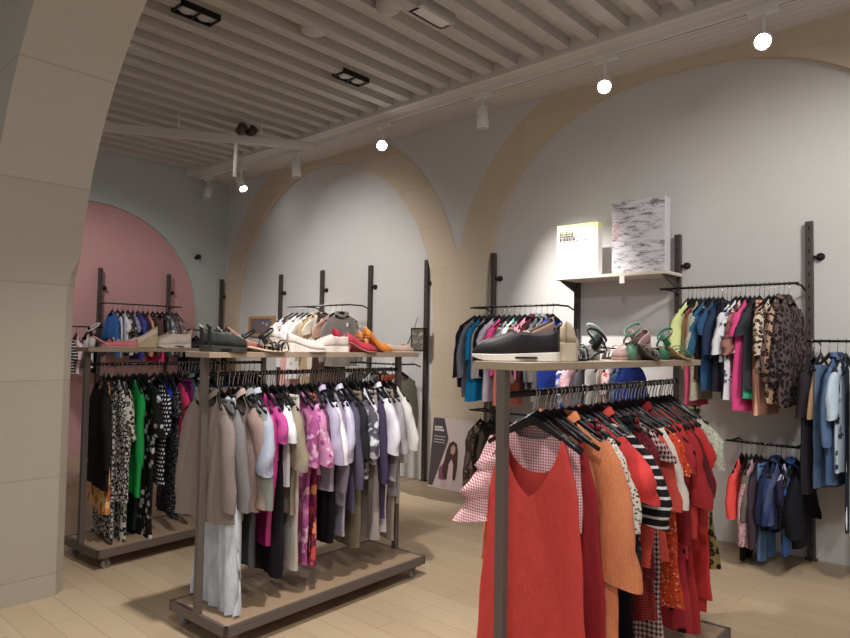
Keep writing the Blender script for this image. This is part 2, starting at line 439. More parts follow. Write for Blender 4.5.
NOUN_CAT = {'dress': 'dress', 'top': 'top', 'tee': 't-shirt', 'blouse': 'blouse', 'shirt': 'shirt', 'cardigan': 'cardigan', 'jacket': 'jacket',
            'trousers': 'trousers', 'jeans': 'jeans', 'skirt': 'skirt', 'sweater': 'sweater', 'coat': 'coat', 'tunic': 'tunic', 'shorts': 'shorts', 'scarf': 'scarf'}
SHORT = {'tee': .17, 'blouse': .22, 'top': .18}
def garment(desc, mat, L, place, group, loc, rz, kind='short', detail=1, mat2=None, hang=True, w=None, seed=None, hanglabel=None, **kw):
    """desc ends with the noun; place ends the label"""
    noun = ([w_ for w_ in desc.split(' with ')[0].split() if w_ in NOUN_CAT] or ['top'])[-1]; rng = random.Random(hash_(desc + place))
    cat = NOUN_CAT[noun]; name = {'tee': 'tee_shirt'}.get(noun, noun)
    tilt = rng.uniform(-.13, .13) if kw.get('tilt') is None else kw['tilt']
    g = thing(name, desc + ' ' + place, cat, loc, rz + tilt, group)
    nu, nv = (44, 22) if detail > 1 else (34, 16)
    z0 = -.116
    M2 = mat2 or mat
    th = kw.get('th', .024); amp = kw.get('amp', .011); nf = kw.get('nf', rng.uniform(4, 8))
    if kind in ('skirt', 'trousers', 'folded', 'shorts'):
        zt = -.14
        if kind == 'folded':
            body_mesh(rng, L, [(0, w or .17), (L, w or .175)], .017, 0, 0, zt - .03, amp * .6, nf, nu, nv).build('folded_legs', mat, g)
        elif kind == 'skirt':
            W = w or .24
            body_mesh(rng, L, [(0, .155), (.08, .17), (L, W)], th, 0, 0, zt, amp * 1.4, nf + 2, nu, nv, 3, kw.get('pleat', .004)).build('skirt_panel', mat, g)
            MB().tube([(.158 * cos(2 * pi * i / 24), .017 * sin(2 * pi * i / 24), zt + .0) for i in range(25)], .004, 6, False, [(.004, .017)] * 25).build('waistband', M2, g)
        else:
            for s in (-1, 1):
                lm = body_mesh(rng, L, [(0, .085), (.2, .09), (L, kw.get('leg', .085))], th * .8, 0, 0, zt, amp * .7, nf, 24, nv)
                lm.v = [(vx + s * (.078 + .015 * min(1, max(0, (zt - vz) / L))), vy, vz) for vx, vy, vz in lm.v]
                lm.build('trouser_leg', mat, g)
            MB().tube([(.160 * cos(2 * pi * i / 24), .019 * sin(2 * pi * i / 24), zt) for i in range(25)], .004, 6, False, [(.004, .016)] * 25).build('waistband', M2, g)
        hp = H_CLIP if kind != 'folded' else H_TOP
    else:
        W = w or .205
        hem = kw.get('hem', {'dress': .27, 'tunic': .23, 'coat': .25}.get(noun, .215))
        if kind == 'tank':
            tab = [(0, .125), (.03, .145), (.17, .18), (.2, .195), (L, hem)]; dF, dB, pw = kw.get('dF', .17), kw.get('dB', .11), 2.4; z0 = -.15
        else:
            tab = [(0, .072), (.022, .105), (.065, .165), (.10, W), (.24, W * .985), (L, hem)]; dF, dB, pw = kw.get('dF', .07), .02, 2.2
        if kw.get('waist'):
            tab = tab[:-1] + [(.36, kw['waist']), (.40, kw['waist']), (L, hem)]
        body_mesh(rng, L, tab, th, dF, dB, z0, amp, nf, nu, nv, pw, kw.get('pleat', 0), kw.get('pwF')).build('bodice', mat, g)
        ls = {'short': SHORT.get(noun, .19), 'long': .52, 'half': .33, 'tank': 0, 'cap': .11, 'bell': .36, 'ruffle': .34}[kind]
        if ls:
            r0, r1 = kw.get('r0', .062), kw.get('r1', {'long': .044, 'bell': .1}.get(kind, .06))
            for s in (-1, 1):
                if s > 0 and kw.get('tuck'): sleeve_mesh(rng, s, W * .8, z0, ls, .04, .045, .01, 0, 9).build('sleeve', M2, g); continue
                sleeve_mesh(rng, s, W, z0, ls, r0, r1, kw.get('out', .045 + .05 * ls + rng.uniform(0, .02)), .045 if kind == 'ruffle' else 0, 14 if ls > .2 else 9).build('sleeve', M2, g)
        if kw.get('collar'): collar_mesh(z0).build('collar', M2, g)
        if kw.get('belt'):
            MB().tube([((hem * .8) * cos(2 * pi * i / 24), (th + .01) * sin(2 * pi * i / 24), z0 - .4) for i in range(25)], .005, 6, False, [(.004, .016)] * 25).build('belt', kw['belt'], g)
        hp = H_TOP
    if kw.get('tagc', rng.random() < .2):
        MB().box((.05, -th - .012, z0 - .16), (.08, -th - .011, z0 - .11)).build('price_tag', M_WHITE, g)
    if hang:
        if not USED[id(hp)]: h = hp; USED[id(hp)] = True
        else: h = copy_tree(hp)
        h.location = loc; h.rotation_euler = (0, 0, rz + tilt)
        tag(h, 'black hanger with steel hook holding the ' + desc + ' ' + kw.get('hp', place.split(',')[0]), 'hanger', 'hangers, ' + group)
        words = h['label'].split()
        if len(words) > 16: h['label'] = ' '.join(('hanger of the ' + desc + ' ' + place).split()[:16])
    return g
def hash_(s):
    h = 2166136261
    for c in s: h = ((h ^ ord(c)) * 16777619) & 0xffffffff
    return h

# colour shorthands
BK = (24, 23, 26); WH = (232, 230, 230); GY = (120, 116, 116); NV = (34, 38, 62); RD = (196, 44, 42); CO = (224, 66, 58); PK = (226, 84, 140)
F = fabric
# ------------------------------------------------------------------ wheeled racks
def rack(label, loc, rz, p0=-.02, p1=1.545, group='wheeled clothes racks'):
    r = thing('clothes_rack', label, 'clothes rack', loc, rz, group)
    LEN, W = 1.575, .555; b0, b1 = p0 + .01, p1 + .03
    fr = MB()
    for s in (-1, 1): fr.box((s * (W / 2) - (.02 if s > 0 else -.0), b0, .085), (s * (W / 2) + (0 if s > 0 else .02), b1, .14))
    for y in (b0, b1 - .02): fr.box((-W / 2, y, .085), (W / 2, y + .02, .14))
    fo = fr.build('base_frame', M_GREY, r, .002)
    MB().box((-W / 2 + .021, b0 + .021, .105), (W / 2 - .021, b1 - .021, .137)).build('base_board', M_DECK, r)
    for sx in (-1, 1):
        for y in (b0 + .08, b1 - .08):
            cx = sx * (W / 2 - .05)
            fk = MB().box((cx - .02, y - .02, .062), (cx + .02, y + .02, .085))
            for q in (-.017, .013): fk.box((cx + q, y - .012, .02), (cx + q + .004, y + .012, .066))
            c = fk.build('caster', M_GREY, r)
            Mx = Matrix.Translation((cx, y, .031)) @ Matrix.Rotation(pi / 2, 4, 'Y')
            MB().lathe([(.02, -.012), (.031, -.009), (.031, .009), (.02, .012)], 18, Mx).build('wheel', M_RUB, c)
    for y in (p0, p1): MB().box((-.0185, y, .137), (.0185, y + .037, 1.513)).build('post', M_GREY, r, .003)
    MB().box((-.12, -.05, 1.513), (.12, max(1.65, p1 + .04), 1.543)).build('shelf_board', M_SHELF, r, .002)
    MB().tube([(0, p0 + .03, 1.42), (0, p1 + .01, 1.42)], .0125, 10).build('hanging_rail', M_RAIL, r)
    return r
MIDR = (-3.296, 1.864, 0); MIDA = radians(2)
LEFR = (-5.0, 1.9, 0); LEFA = radians(3.5)
FRR = (-1.405, 2.02, 0); FRA = radians(.5)
rack('wheeled oak and grey metal clothes rack with lilac and grey clothes, in the centre', MIDR, MIDA)
rack('wheeled oak and grey metal clothes rack with black and green clothes, beside stone pier', LEFR, LEFA)
rack('nearest wheeled clothes rack, packed with red and coral dresses', FRR, FRA, -.05, 1.65)
def onrack(R0, A, y, x=0, z=1.42): return (R0[0] - sin(A) * y + cos(A) * x, R0[1] + cos(A) * y + sin(A) * x, z)

# ---- front rack garments: (desc, material, length, kind, y along rail, extras)
G = 'red clothes on the front rack'
front = [
 ('coral red sleeveless V-neck long dress', F('solid', (206, 74, 68)), 1.18, 'tank', .09, dict(detail=2, dF=.25, dB=.16, hem=.27, pleat=.004, amp=.012, tilt=.0, tagc=0, pwF=1.25)),
 ('pink gingham ruffle-sleeved blouse', F('gingham', (240, 226, 226), (196, 84, 96)), .40, 'ruffle', .15, dict(detail=2, out=.075, r0=.07, w=.195, tilt=.03, hem=.2, x=-.03, tuck=1)),
 ('deep crimson plain long dress', F('solid', (154, 44, 50)), 1.12, 'tank', .215, dict(detail=2, hem=.28)),
 ('orange linen long-sleeved dress', F('linen', (222, 138, 96)), 1.08, 'long', .28, dict(detail=2, r0=.072, r1=.085, w=.225, hem=.28, out=.08, collar=1)),
 ('burgundy satin long skirt', F('satin', (120, 24, 44)), .98, 'skirt', .345, dict()),
 ('cream blouse with black speckles', F('tinyfloral', (226, 220, 206), (50, 48, 46), (90, 110, 80)), .52, 'half', .40, dict()),
 ('bright red puff-sleeved blouse', F('solid', (202, 64, 62)), .5, 'short', .46, dict(r0=.08, r1=.075, out=.12, detail=2)),
 ('black tee with broad white stripes', F('hstripe', (28, 27, 29), (206, 200, 196)), .56, 'half', .54, dict(r0=.075, r1=.075, out=.12, x=.02)),
 ('coral hooded sweater', F('solid', (206, 78, 68)), .58, 'long', .60, dict(collar=1, r0=.07, out=.06)),
 ('black and grey knit cardigan', F('animal', (70, 66, 68), (28, 27, 30)), .6, 'long', .505, dict(out=.05)),
 ('wine speckled long blouse', F('tinyfloral', (104, 34, 42), (150, 70, 72), (60, 24, 30)), .7, 'half', .745, dict()),
 ('dark cherry long shirt', F('solid', (128, 34, 42)), .8, 'long', 1.02, dict(collar=1)),
 ('black wide trousers', F('solid', (26, 25, 28)), .95, 'trousers', .65, dict()),
 ('brick red checked skirt', F('gingham', (158, 52, 44), (70, 30, 34)), .86, 'skirt', .70, dict()),
 ('black white houndstooth long dress', F('houndstooth', (30, 22, 24), (206, 170, 166)), 1.0, 'cap', .78, dict(hem=.24, detail=2)),
 ('bright coral plain tunic', F('solid', (208, 82, 70)), .66, 'half', .85, dict(out=.07)),
 ('off-white loose tee', F('solid', (222, 212, 202)), .5, 'half', .92, dict(out=.06, r0=.07, r1=.07)),
 ('rust orange dress with tiny dots', F('tinyfloral', (204, 74, 44), (238, 170, 130), (150, 40, 34)), .9, 'short', .98, dict()),
 ('cherry red dress with black flowers', F('bigfloral', (170, 52, 60), (28, 22, 26), (170, 52, 60)), 1.04, 'short', 1.06, dict()),
 ('tomato red flowing tunic', F('solid', (190, 62, 56)), .72, 'long', 1.13, dict(out=.05)),
 ('dark red tiered long dress', F('solid', (166, 48, 50)), 1.06, 'bell', 1.2, dict(hem=.26, detail=2, waist=.19)),
 ('scarlet crepe cardigan', F('solid', (182, 56, 54)), .7, 'long', 1.28, dict()),
 ('maroon ribbed top', F('solid', (96, 34, 40)), .6, 'half', 1.245, dict()),
 ('poppy red wrap dress', F('solid', (188, 52, 50)), .94, 'short', 1.325, dict(out=.07)),
 ('vermilion V-neck long dress', F('solid', (190, 60, 54)), 1.02, 'half', 1.36, dict(hem=.25)),
 ('pale sage lace blouse', F('tinyfloral', (176, 178, 158), (120, 122, 104), (206, 204, 188)), .62, 'short', 1.44, dict(out=.08, r0=.07)),
 ('olive leopard print long skirt', F('leopard', (140, 124, 80), (84, 70, 40), (34, 30, 24)), .8, 'skirt', 1.5, dict(w=.27)),
]
def fill(items, R0, A, group, where, z=1.42, rz=None, y0=0, ys=1, turn=0, extra=True):
    prev = None
    for it in items:
        desc, mat, L, kind, y, kw = it
        kw = dict(kw); d = kw.pop('detail', 1)
        x_ = kw.pop('x', 0)
        if prev and extra and y - prev[1] > .034:      # spare hangers squeezed between the clothes
            h = copy_tree(H_TOP); h.location = onrack(R0, A, y0 + (y + prev[1]) / 2 * ys, 0, z)
            h.rotation_euler = (0, 0, A + turn + random.Random(hash_(desc)).uniform(-.2, .2))
            h.scale = (.8, 1, .86)
            a_, b_ = (' '.join([w_ for w_ in q.split(' with ')[0].split()][-3:]) for q in (prev[0], desc))
            tag(h, 'spare black hanger squeezed between the ' + a_ + ' and the ' + b_, 'hanger', 'hangers, ' + group)
        prev = (desc, y)
        garment(desc, mat, L, where, group, onrack(R0, A, y0 + y * ys, x_, z), (A if rz is None else rz) + turn, kind, d, **kw)
fill(front, FRR, FRA, G, 'on the front rack beside others', y0=.085, ys=1.0)
# ---- centre rack
T = F
def mid_y(px): return None
mid = [
 ('taupe grey long-sleeved coat', F('linen', (142, 128, 120)), .68, 'long', .075, dict(collar=1, detail=2, out=.08, r0=.07, x=-.05, tilt=.32, w=.185)),
 ('smoky grey knitted cardigan', F('solid', (126, 124, 124)), .66, 'long', .125, dict(detail=2, x=-.02, tilt=.34, w=.19)),
 ('pale blue tulle long skirt', F('tulle', (222, 230, 238)), 1.13, 'skirt', .15, dict(w=.25, detail=2, x=-.03, amp=.03, nf=13)),
 ('dusty rose open jacket', F('linen', (164, 140, 132)), .64, 'long', .2, dict(collar=1, detail=2, out=.07, tilt=.45, dF=.2, pwF=1.2)),
 ('sage grey hooded jacket', F('solid', (136, 140, 134)), .62, 'long', .265, dict(collar=1, out=.09, r0=.068, tilt=.3)),
 ('charcoal grey long skirt', F('solid', (70, 70, 74)), .92, 'skirt', .3, dict(w=.2)),
 ('icy blue cotton shirt', F('solid', (172, 178, 194)), .6, 'half', .335, dict(r0=.068, r1=.078, amp=.015, out=.085, collar=1)),
 ('magenta satin long-sleeved dress', F('satin', (168, 42, 112)), .84, 'long', .39, dict(detail=2, hem=.2)),
 ('orchid pink plain tee', F('solid', (190, 78, 146)), .38, 'short', .43, dict()),
 ('black tapered trousers', F('solid', (34, 32, 36)), 1.02, 'trousers', .455, dict()),
 ('bright white short-sleeved tee', F('solid', (228, 226, 232)), .52, 'short', .49, dict(out=.08)),
 ('olive beige draped cardigan', F('solid', (150, 138, 120)), .70, 'half', .54, dict(r0=.068, r1=.078, amp=.015, out=.085, detail=2)),
 ('cream cotton trousers', F('solid', (214, 206, 196)), 1.0, 'trousers', .58, dict()),
 ('pink paisley satin dress', F('print', (206, 136, 176), (166, 84, 138), (226, 180, 206)), 1.02, 'half', .65, dict(detail=2, hem=.2)),
 ('rose blossom print blouse', F('floral', (204, 140, 178), (160, 74, 130), (226, 190, 208)), .5, 'half', .7, dict(r0=.068, r1=.078, amp=.015)),
 ('coral and plum batik skirt', F('print', (206, 84, 82), (120, 40, 74), (222, 140, 90)), 1.0, 'skirt', .735, dict()),
 ('plum purple ribbed top', F('solid', (106, 58, 88)), .56, 'half', .77, dict()),
 ('pale lilac button shirt', F('solid', (184, 174, 200)), .6, 'half', .82, dict(r0=.068, r1=.078, amp=.015, out=.085, collar=1, detail=2)),
 ('black straight skirt', F('solid', (30, 28, 34)), .92, 'skirt', .855, dict(w=.18)),
 ('snow white flared tee', F('solid', (238, 236, 242)), .42, 'half', .89, dict(out=.09, r0=.07, r1=.08)),
 ('mauve grey pullover sweater', F('solid', (146, 134, 150)), .7, 'long', .93, dict()),
 ('lavender satin long shirt', F('satin', (190, 184, 206)), .92, 'half', .98, dict(r0=.068, r1=.078, amp=.015, out=.085, collar=1, detail=2, hem=.19)),
 ('slate violet tunic', F('solid', (92, 86, 108)), .76, 'long', 1.02, dict()),
 ('charcoal black ruffled top', F('solid', (44, 43, 50)), .56, 'half', 1.06, dict()),
 ('khaki pleated trousers', F('solid', (134, 126, 104)), 1.0, 'trousers', 1.09, dict()),
 ('silver and grey satin blouse', F('print', (190, 186, 194), (90, 86, 96), (226, 224, 230)), .58, 'half', 1.14, dict(r0=.068, r1=.078, amp=.015)),
 ('black white abstract print top', F('print', (40, 40, 46), (222, 220, 226), (40, 40, 46)), .5, 'half', 1.19, dict(out=.06)),
 ('greige long pleated skirt', F('solid', (166, 154, 150)), .96, 'skirt', 1.225, dict(w=.22, pleat=.008)),
 ('dark aubergine long cardigan', F('solid', (72, 62, 90)), .86, 'long', 1.27, dict()),
 ('white satin long shirt', F('satin', (226, 222, 230)), .95, 'half', 1.325, dict(r0=.068, r1=.078, amp=.015, out=.085, collar=1, detail=2, hem=.2)),
 ('ash grey fine-knit sweater', F('solid', (150, 146, 150)), .72, 'long', 1.38, dict(out=.06)),
 ('sand beige slim trousers', F('solid', (160, 146, 134)), 1.0, 'trousers', 1.41, dict()),
 ('light silver draped cardigan', F('solid', (160, 156, 160)), .78, 'half', 1.455, dict(r0=.068, r1=.078, amp=.015, out=.085, detail=2)),
 ('plain ivory tee', F('solid', (226, 222, 218)), .52, 'half', 1.51, dict(out=.07)),
]
fill(mid, MIDR, MIDA, 'clothes on the centre rack', 'on the centre rack between neighbours', y0=-.02, turn=-.24)
left = [
 ('long plain black dress', F('solid', (30, 28, 28)), .76, 'long', .10, dict(detail=2)),
 ('orange and tan patchwork skirt', F('print', (212, 130, 70), (226, 190, 130), (178, 96, 50)), .92, 'skirt', .14, dict(w=.26, x=-.05)),
 ('black and white leopard long skirt', F('animal', (196, 190, 184), (36, 34, 36)), 1.12, 'skirt', .175, dict(w=.24, x=-.03)),
 ('black and white zebra print dress', F('animal', (200, 194, 188), (36, 33, 34)), .88, 'long', .20, dict(detail=2, out=.06)),
 ('cream and black leopard print long dress', F('leopard', (196, 188, 178), (120, 108, 100), (32, 28, 30)), 1.2, 'half', .255, dict(hem=.22)),
 ('emerald green long-sleeved dress', F('solid', (36, 150, 70)), .84, 'long', .33, dict(detail=2, out=.06)),
 ('dark forest green trousers', F('solid', (28, 44, 38)), 1.1, 'trousers', .37, dict(x=-.08)),
 ('black dress with big white flowers', F('bigfloral', (28, 28, 28), (204, 204, 200), (150, 150, 146)), 1.18, 'half', .42, dict(detail=2, hem=.23, x=.02)),
 ('plain black cardigan', F('solid', (26, 25, 28)), .6, 'half', .48, dict(x=-.12)),
 ('black polka dot dress with white dots', F('dots', (26, 26, 30), (224, 222, 222)), .8, 'half', .55, dict(detail=2)),
 ('royal blue soft top', F('solid', (40, 80, 186)), .42, 'short', .60, dict(x=-.07)),
 ('black dress with fine grey specks', F('tinyfloral', (28, 28, 32), (150, 150, 152), (90, 92, 96)), 1.06, 'short', .65, dict()),
 ('crimson pink tunic', F('solid', (206, 54, 96)), .5, 'long', .71, dict()),
 ('purple velvet long skirt', F('solid', (122, 36, 110)), .9, 'skirt', .75, dict()),
 ('teal grey shimmering shirt', F('satin', (96, 120, 124)), .6, 'long', .81, dict(collar=1)),
 ('light silver grey blouse', F('satin', (176, 182, 184)), .54, 'half', .87, dict()),
 ('midnight black jumper sweater', F('solid', (34, 34, 40)), .7, 'long', .94, dict()),
 ('graphite pinstripe jacket', F('vstripe', (60, 60, 66), (96, 96, 104)), .68, 'long', 1.02, dict(collar=1)),
 ('deep navy dress', F('solid', (34, 40, 66)), .95, 'half', 1.10, dict()),
 ('black chiffon tunic', F('solid', (32, 30, 34)), .8, 'long', 1.18, dict()),
 ('dark brown knit cardigan', F('solid', (66, 52, 48)), .7, 'long', 1.27, dict()),
 ('soot grey long dress', F('solid', (62, 62, 64)), 1.0, 'short', 1.36, dict()),
 ('jet black shirt', F('solid', (22, 22, 24)), .7, 'long', 1.46, dict(collar=1)),
]
fill(left, LEFR, LEFA, 'dark clothes on the left rack', 'on the left rack by the pier', turn=-.12)

# ------------------------------------------------------------------ wall shelving: posts, rails, shelf
def mat_post():
    t = NT('slotted_metal'); sp_ = t.n('ShaderNodeSeparateXYZ'); t.put(sp_.inputs[0], t.obj())
    slot = t.math('MULTIPLY', t.math('LESS_THAN', t.math('ABSOLUTE', sp_.outputs[0]), .005), t.math('LESS_THAN', t.math('FRACT', t.math('MULTIPLY', sp_.outputs[2], 11.0)), .35))
    return t.fin(t.mix(slot, lin((84, 76, 74)), lin((24, 22, 22))), .45, .3)
M_POST = mat_post()
def wall_post(x, y, side, where, h=2.615):
    r = thing('wall_post', 'dark metal slotted upright post ' + where, 'post', (x, y, 0), 0 if side == 'r' else pi / 2, 'upright posts along the walls')
    MB().box((-.026, -.022, 0), (.026, .022, h)).build('upright', M_POST, r, .003)
    fx = MB(); kx = .07
    fx.box((.02, -.008, h - .29), (.06, .008, h - .27)); Mx = Matrix.Translation((kx, 0, h - .28)) @ Matrix.Rotation(pi / 2, 4, 'X')
    fx.lathe([(.0, -.052), (.03, -.052), (.032, -.03), (.026, .0), (.0, .01)], 16, Mx)
    fx.build('wall_fixing', M_BLACK, r)
    ft = MB().box((-.04, -.03, 0), (.04, .03, .012)).build('foot_plate', M_METAL, r)
    return r
PX = [-8.15, -7.18, -6.2, -5.22, -4.24, -3.22, -2.227, -1.2]
PWHERE = ['just right of the small wooden framed picture', 'left behind the white and beige tops', 'behind the white and beige tops on the wall', 'right of the white and beige tops, against the arch', 'at the left foot of the big arch', 'under the left end of the wall shelf', 'right of the grey picture canvas', 'tallest in view, right of the leopard dresses']
YP = 5.745 + .055
for k, xx in enumerate(PX):
    wall_post(xx, YP, 'r', PWHERE[k])
wall_post(-.2, YP, 'r', 'beyond the jeans at the right end')
for yy, wh in ((3.79, 'left of the rail on the pink arch'), (4.8, 'right of the rail on the pink arch'), (5.70, 'on the plain wall near the back corner')):
    wall_post(XF + .03, yy, 'f', wh)
RAILY = 5.46
def wall_rail(x0, x1, z, label, side='r', arms=None, wall=YP - .022, front=RAILY):
    """front bar with two arms bent back to the posts"""
    r = thing('clothes_rail', label, 'clothes rail', (0, 0, 0), 0, 'wall clothes rails')
    def P(a, d, zz): return (a, d, zz) if side == 'r' else (d, a, zz)
    MB().tube([P(x0, front, z), P(x1, front, z)], .0095, 10).build('bar', M_RAIL, r)
    for a in (arms or (x0 + .03, x1 - .03)):
        MB().tube([P(a, front, z), P(a, front + (wall - front) * .7, z + .0), P(a, wall, z - .03)], .009, 8).build('bracket_arm', M_RAIL, r)
    return r
wall_rail(-2.25, -1.2, 2.105, 'upper rail with bright tops and leopard dresses, right of the canvas')
wall_rail(-1.72, -1.2, .89, 'low rail of dark tops and jeans near the floor, right side', arms=(-1.69, -1.22))
wall_rail(-1.15, -.2, 1.675, 'rail of jeans at the right edge of the photo')
wall_rail(-4.28, -3.22, 2.0, 'rail of tops at the left foot of the big arch')
wall_rail(-4.28, -3.3, .93, 'low rail with dark clothes behind the poster')
wall_rail(-3.2, -2.25, 1.6, 'rail under the wall shelf, behind the shoes')
wall_rail(-7.5, -6.2, 2.09, 'rail of white and beige tops in the smaller arch', arms=(-7.18, -6.22))
wall_rail(-6.17, -5.25, 1.37, 'low rail behind the centre rack, with grey sweater')
FX = -9.3
wall_rail(3.73, 4.85, 2.105, 'rail of tops on the pink arch', 'f', None, XF + .05, FX)
wall_rail(4.86, 5.68, 1.77, 'rail of dark tops right of the pink arch', 'f', None, XF + .05, FX)
wall_rail(3.1, 3.72, 1.77, 'short low rail at the left of the pink arch', 'f', None, XF + .05, FX)

def wfill(items, a0, a1, z, group, where, side='r', turn=0, ls=1):
    n_ = len(items)
    for k, it in enumerate(items):
        desc, mat, L, kind = it[:4]; kw = dict(it[4]) if len(it) > 4 else {}
        a = a0 + (a1 - a0) * (k + .5) / n_; d = kw.pop('detail', 1)
        loc = (a, RAILY, z) if side == 'r' else (FX, a, z)
        garment(desc, mat, L * ls, where, group, loc, (pi / 2 if side == 'r' else 0) + turn, kind, d, **kw)
wfill([
 ('salmon orange sleeveless top', F('solid', (222, 112, 92)), .6, 'tank'),
 ('lime yellow tee', F('solid', (222, 232, 160)), .66, 'half', dict(out=.07)),
 ('raspberry long vest top', F('solid', (206, 84, 116)), .98, 'tank'),
 ('khaki foliage print tunic', F('tinyfloral', (176, 172, 148), (128, 124, 100), (206, 200, 180)), .95, 'half', dict(out=.06)),
 ('dark brown camisole top', F('solid', (52, 40, 38)), .7, 'tank'),
 ('petrol blue tee', F('solid', (52, 98, 130)), .6, 'half', dict(out=.07)),
 ('pale sky trousers', F('solid', (206, 218, 228)), .78, 'folded'),
 ('steel blue long top', F('solid', (52, 84, 122)), .86, 'short'),
 ('navy blue knitted tee', F('solid', (44, 58, 84)), .56, 'half', dict(out=.07)),
 ('black pleated skirt', F('solid', (38, 36, 46)), .82, 'skirt', dict(pleat=.008)),
 ('navy trousers with yellow stripe', F('solid', (44, 46, 60)), .9, 'trousers'),
 ('white and black ink print blouse', F('print', (226, 226, 230), (226, 226, 230), (60, 60, 66)), .58, 'half', dict(out=.09)),
 ('white blue flowered long dress', F('floral', (226, 226, 234), (110, 110, 140), (60, 60, 70)), .92, 'short'),
 ('blush brown print top', F('print', (170, 120, 112), (110, 70, 64), (226, 196, 186)), .7, 'half'),
 ('hot pink long tunic', F('solid', (222, 78, 138)), 1.02, 'short'),
 ('mint green long top', F('solid', (72, 186, 146)), .86, 'tank'),
 ('slate black dress', F('solid', (56, 58, 64)), .82, 'short'),
 ('peach pleated skirt', F('solid', (226, 168, 144)), 1.02, 'skirt', dict(pleat=.01)),
 ('rust checked sleeveless top', F('gingham', (150, 100, 84), (90, 60, 56)), .6, 'tank'),
 ('cream leopard print blouse', F('leopard', (206, 188, 168), (150, 118, 90), (34, 28, 28)), .66, 'half', dict(out=.08)),
 ('tan leopard print long dress', F('leopard', (182, 152, 124), (120, 84, 62), (30, 24, 24)), .94, 'long', dict(out=.06)),
 ('dark leopard print coat', F('leopard', (110, 88, 84), (64, 44, 44), (22, 18, 20)), .8, 'long', dict(out=.08, th=.035, collar=1)),
 ('shadowy leopard print cardigan', F('leopard', (92, 78, 78), (50, 40, 42), (20, 18, 20)), .96, 'long', dict(out=.1, th=.035)),
], -2.03, -1.25, 2.105, 'tops on the upper right wall rail', 'on the upper right wall rail', turn=-.16, ls=.83)
wfill([
 ('neon coral tee', F('solid', (236, 84, 78)), .42, 'half'),
 ('black loose trousers', F('solid', (30, 28, 32)), .7, 'folded'),
 ('mushroom taupe top', F('solid', (112, 102, 94)), .58, 'half'),
 ('rose speckled long blouse', F('tinyfloral', (196, 150, 160), (60, 44, 56), (226, 206, 210)), .62, 'long'),
 ('smoky plum cardigan', F('solid', (70, 56, 66)), .5, 'long'),
 ('light denim jeans', F('denim', (104, 140, 180), (70, 104, 146)), .7, 'trousers', dict(leg=.08)),
 ('dark navy tee', F('solid', (38, 44, 70)), .48, 'half'),
 ('indigo blue shirt', F('denim', (58, 72, 116), (44, 54, 92)), .5, 'half', dict(collar=1)),
 ('slate blue top', F('solid', (74, 84, 114)), .46, 'half'),
 ('navy top with white print', F('print', (48, 42, 70), (48, 42, 70), (206, 196, 214)), .56, 'short'),
 ('bright denim blue shirt', F('denim', (64, 98, 158), (50, 80, 136)), .5, 'long', dict(collar=1)),
 ('black sequinned top', F('tinyfloral', (26, 25, 30), (70, 68, 78), (40, 38, 46)), .55, 'half', dict(out=.08)),
 ('black bat-sleeved blouse', F('solid', (24, 23, 28)), .58, 'bell', dict(out=.14, r0=.09)),
], -1.62, -1.17, .89, 'clothes on the low right wall rail', 'on the low right wall rail')
wfill([
 ('dark plum long blouse', F('solid', (44, 38, 44)), .8, 'half'),
 ('tan suede small top', F('solid', (176, 142, 110)), .34, 'tank'),
 ('faded blue jeans', F('denim', (96, 118, 146), (66, 86, 116)), .72, 'folded', dict(w=.2)),
 ('mid blue denim shirt', F('denim', (92, 116, 150), (70, 92, 126)), .74, 'long', dict(collar=1)),
 ('pale denim shirt with black brush print', F('print', (186, 200, 212), (186, 200, 212), (44, 48, 58)), .66, 'half', dict(out=.08)),
 ('white side-stripe trousers', F('vstripe', (40, 44, 58), (226, 228, 230)), .95, 'folded'),
 ('navy wide trousers', F('solid', (36, 40, 56)), .98, 'trousers'),
 ('ink black long cardigan', F('solid', (34, 33, 40)), .85, 'long'),
 ('soft grey denim jacket', F('denim', (140, 152, 166), (104, 116, 132)), .6, 'long', dict(collar=1)),
 ('black denim jeans', F('denim', (40, 42, 50), (28, 30, 36)), .95, 'trousers'),
], -1.14, -.62, 1.675, 'jeans and shirts at the right edge', 'on the rail at the right edge', turn=-.2, ls=1.2)
wfill([
 ('black quilted jacket', F('solid', (34, 32, 40)), .72, 'long', dict(out=.08)),
 ('grey blue long cardigan', F('solid', (118, 122, 136)), .82, 'long', dict(out=.07)),
 ('cerulean blue dress', F('solid', (28, 128, 182)), .84, 'half', dict(out=.06)),
 ('light grey marl sweater', F('solid', (182, 178, 178)), .6, 'long'),
 ('black cropped jacket', F('solid', (30, 28, 32)), .6, 'half'),
 ('pale lilac thin blouse', F('solid', (206, 196, 214)), .84, 'short'),
 ('hot pink blouse', F('solid', (236, 84, 150)), .58, 'short', dict(out=.08)),
 ('apricot pink long top', F('solid', (226, 130, 112)), .84, 'tank'),
 ('grey print blouse', F('print', (90, 90, 92), (176, 176, 176), (50, 50, 52)), .62, 'half'),
 ('white and aqua print tee', F('print', (228, 236, 236), (228, 236, 236), (120, 190, 190)), .54, 'half', dict(out=.07)),
 ('brown black print top', F('print', (70, 58, 54), (150, 130, 120), (30, 28, 28)), .64, 'short'),
 ('baby pink knit top', F('solid', (232, 140, 168)), .6, 'short'),
 ('wine red and black checked shirt', F('gingham', (96, 40, 46), (40, 30, 34)), .76, 'long', dict(collar=1)),
 ('steel grey hooded jacket', F('solid', (104, 108, 112)), .68, 'long', dict(collar=1)),
 ('muted grey wool coat', F('solid', (128, 122, 120)), .8, 'long', dict(collar=1, th=.035)),
 ('royal blue satin top', F('satin', (40, 66, 160)), .7, 'short'),
], -4.26, -3.26, 2.0, 'tops at the foot of the big arch', 'on the rail beside the stone pier', turn=-.16)
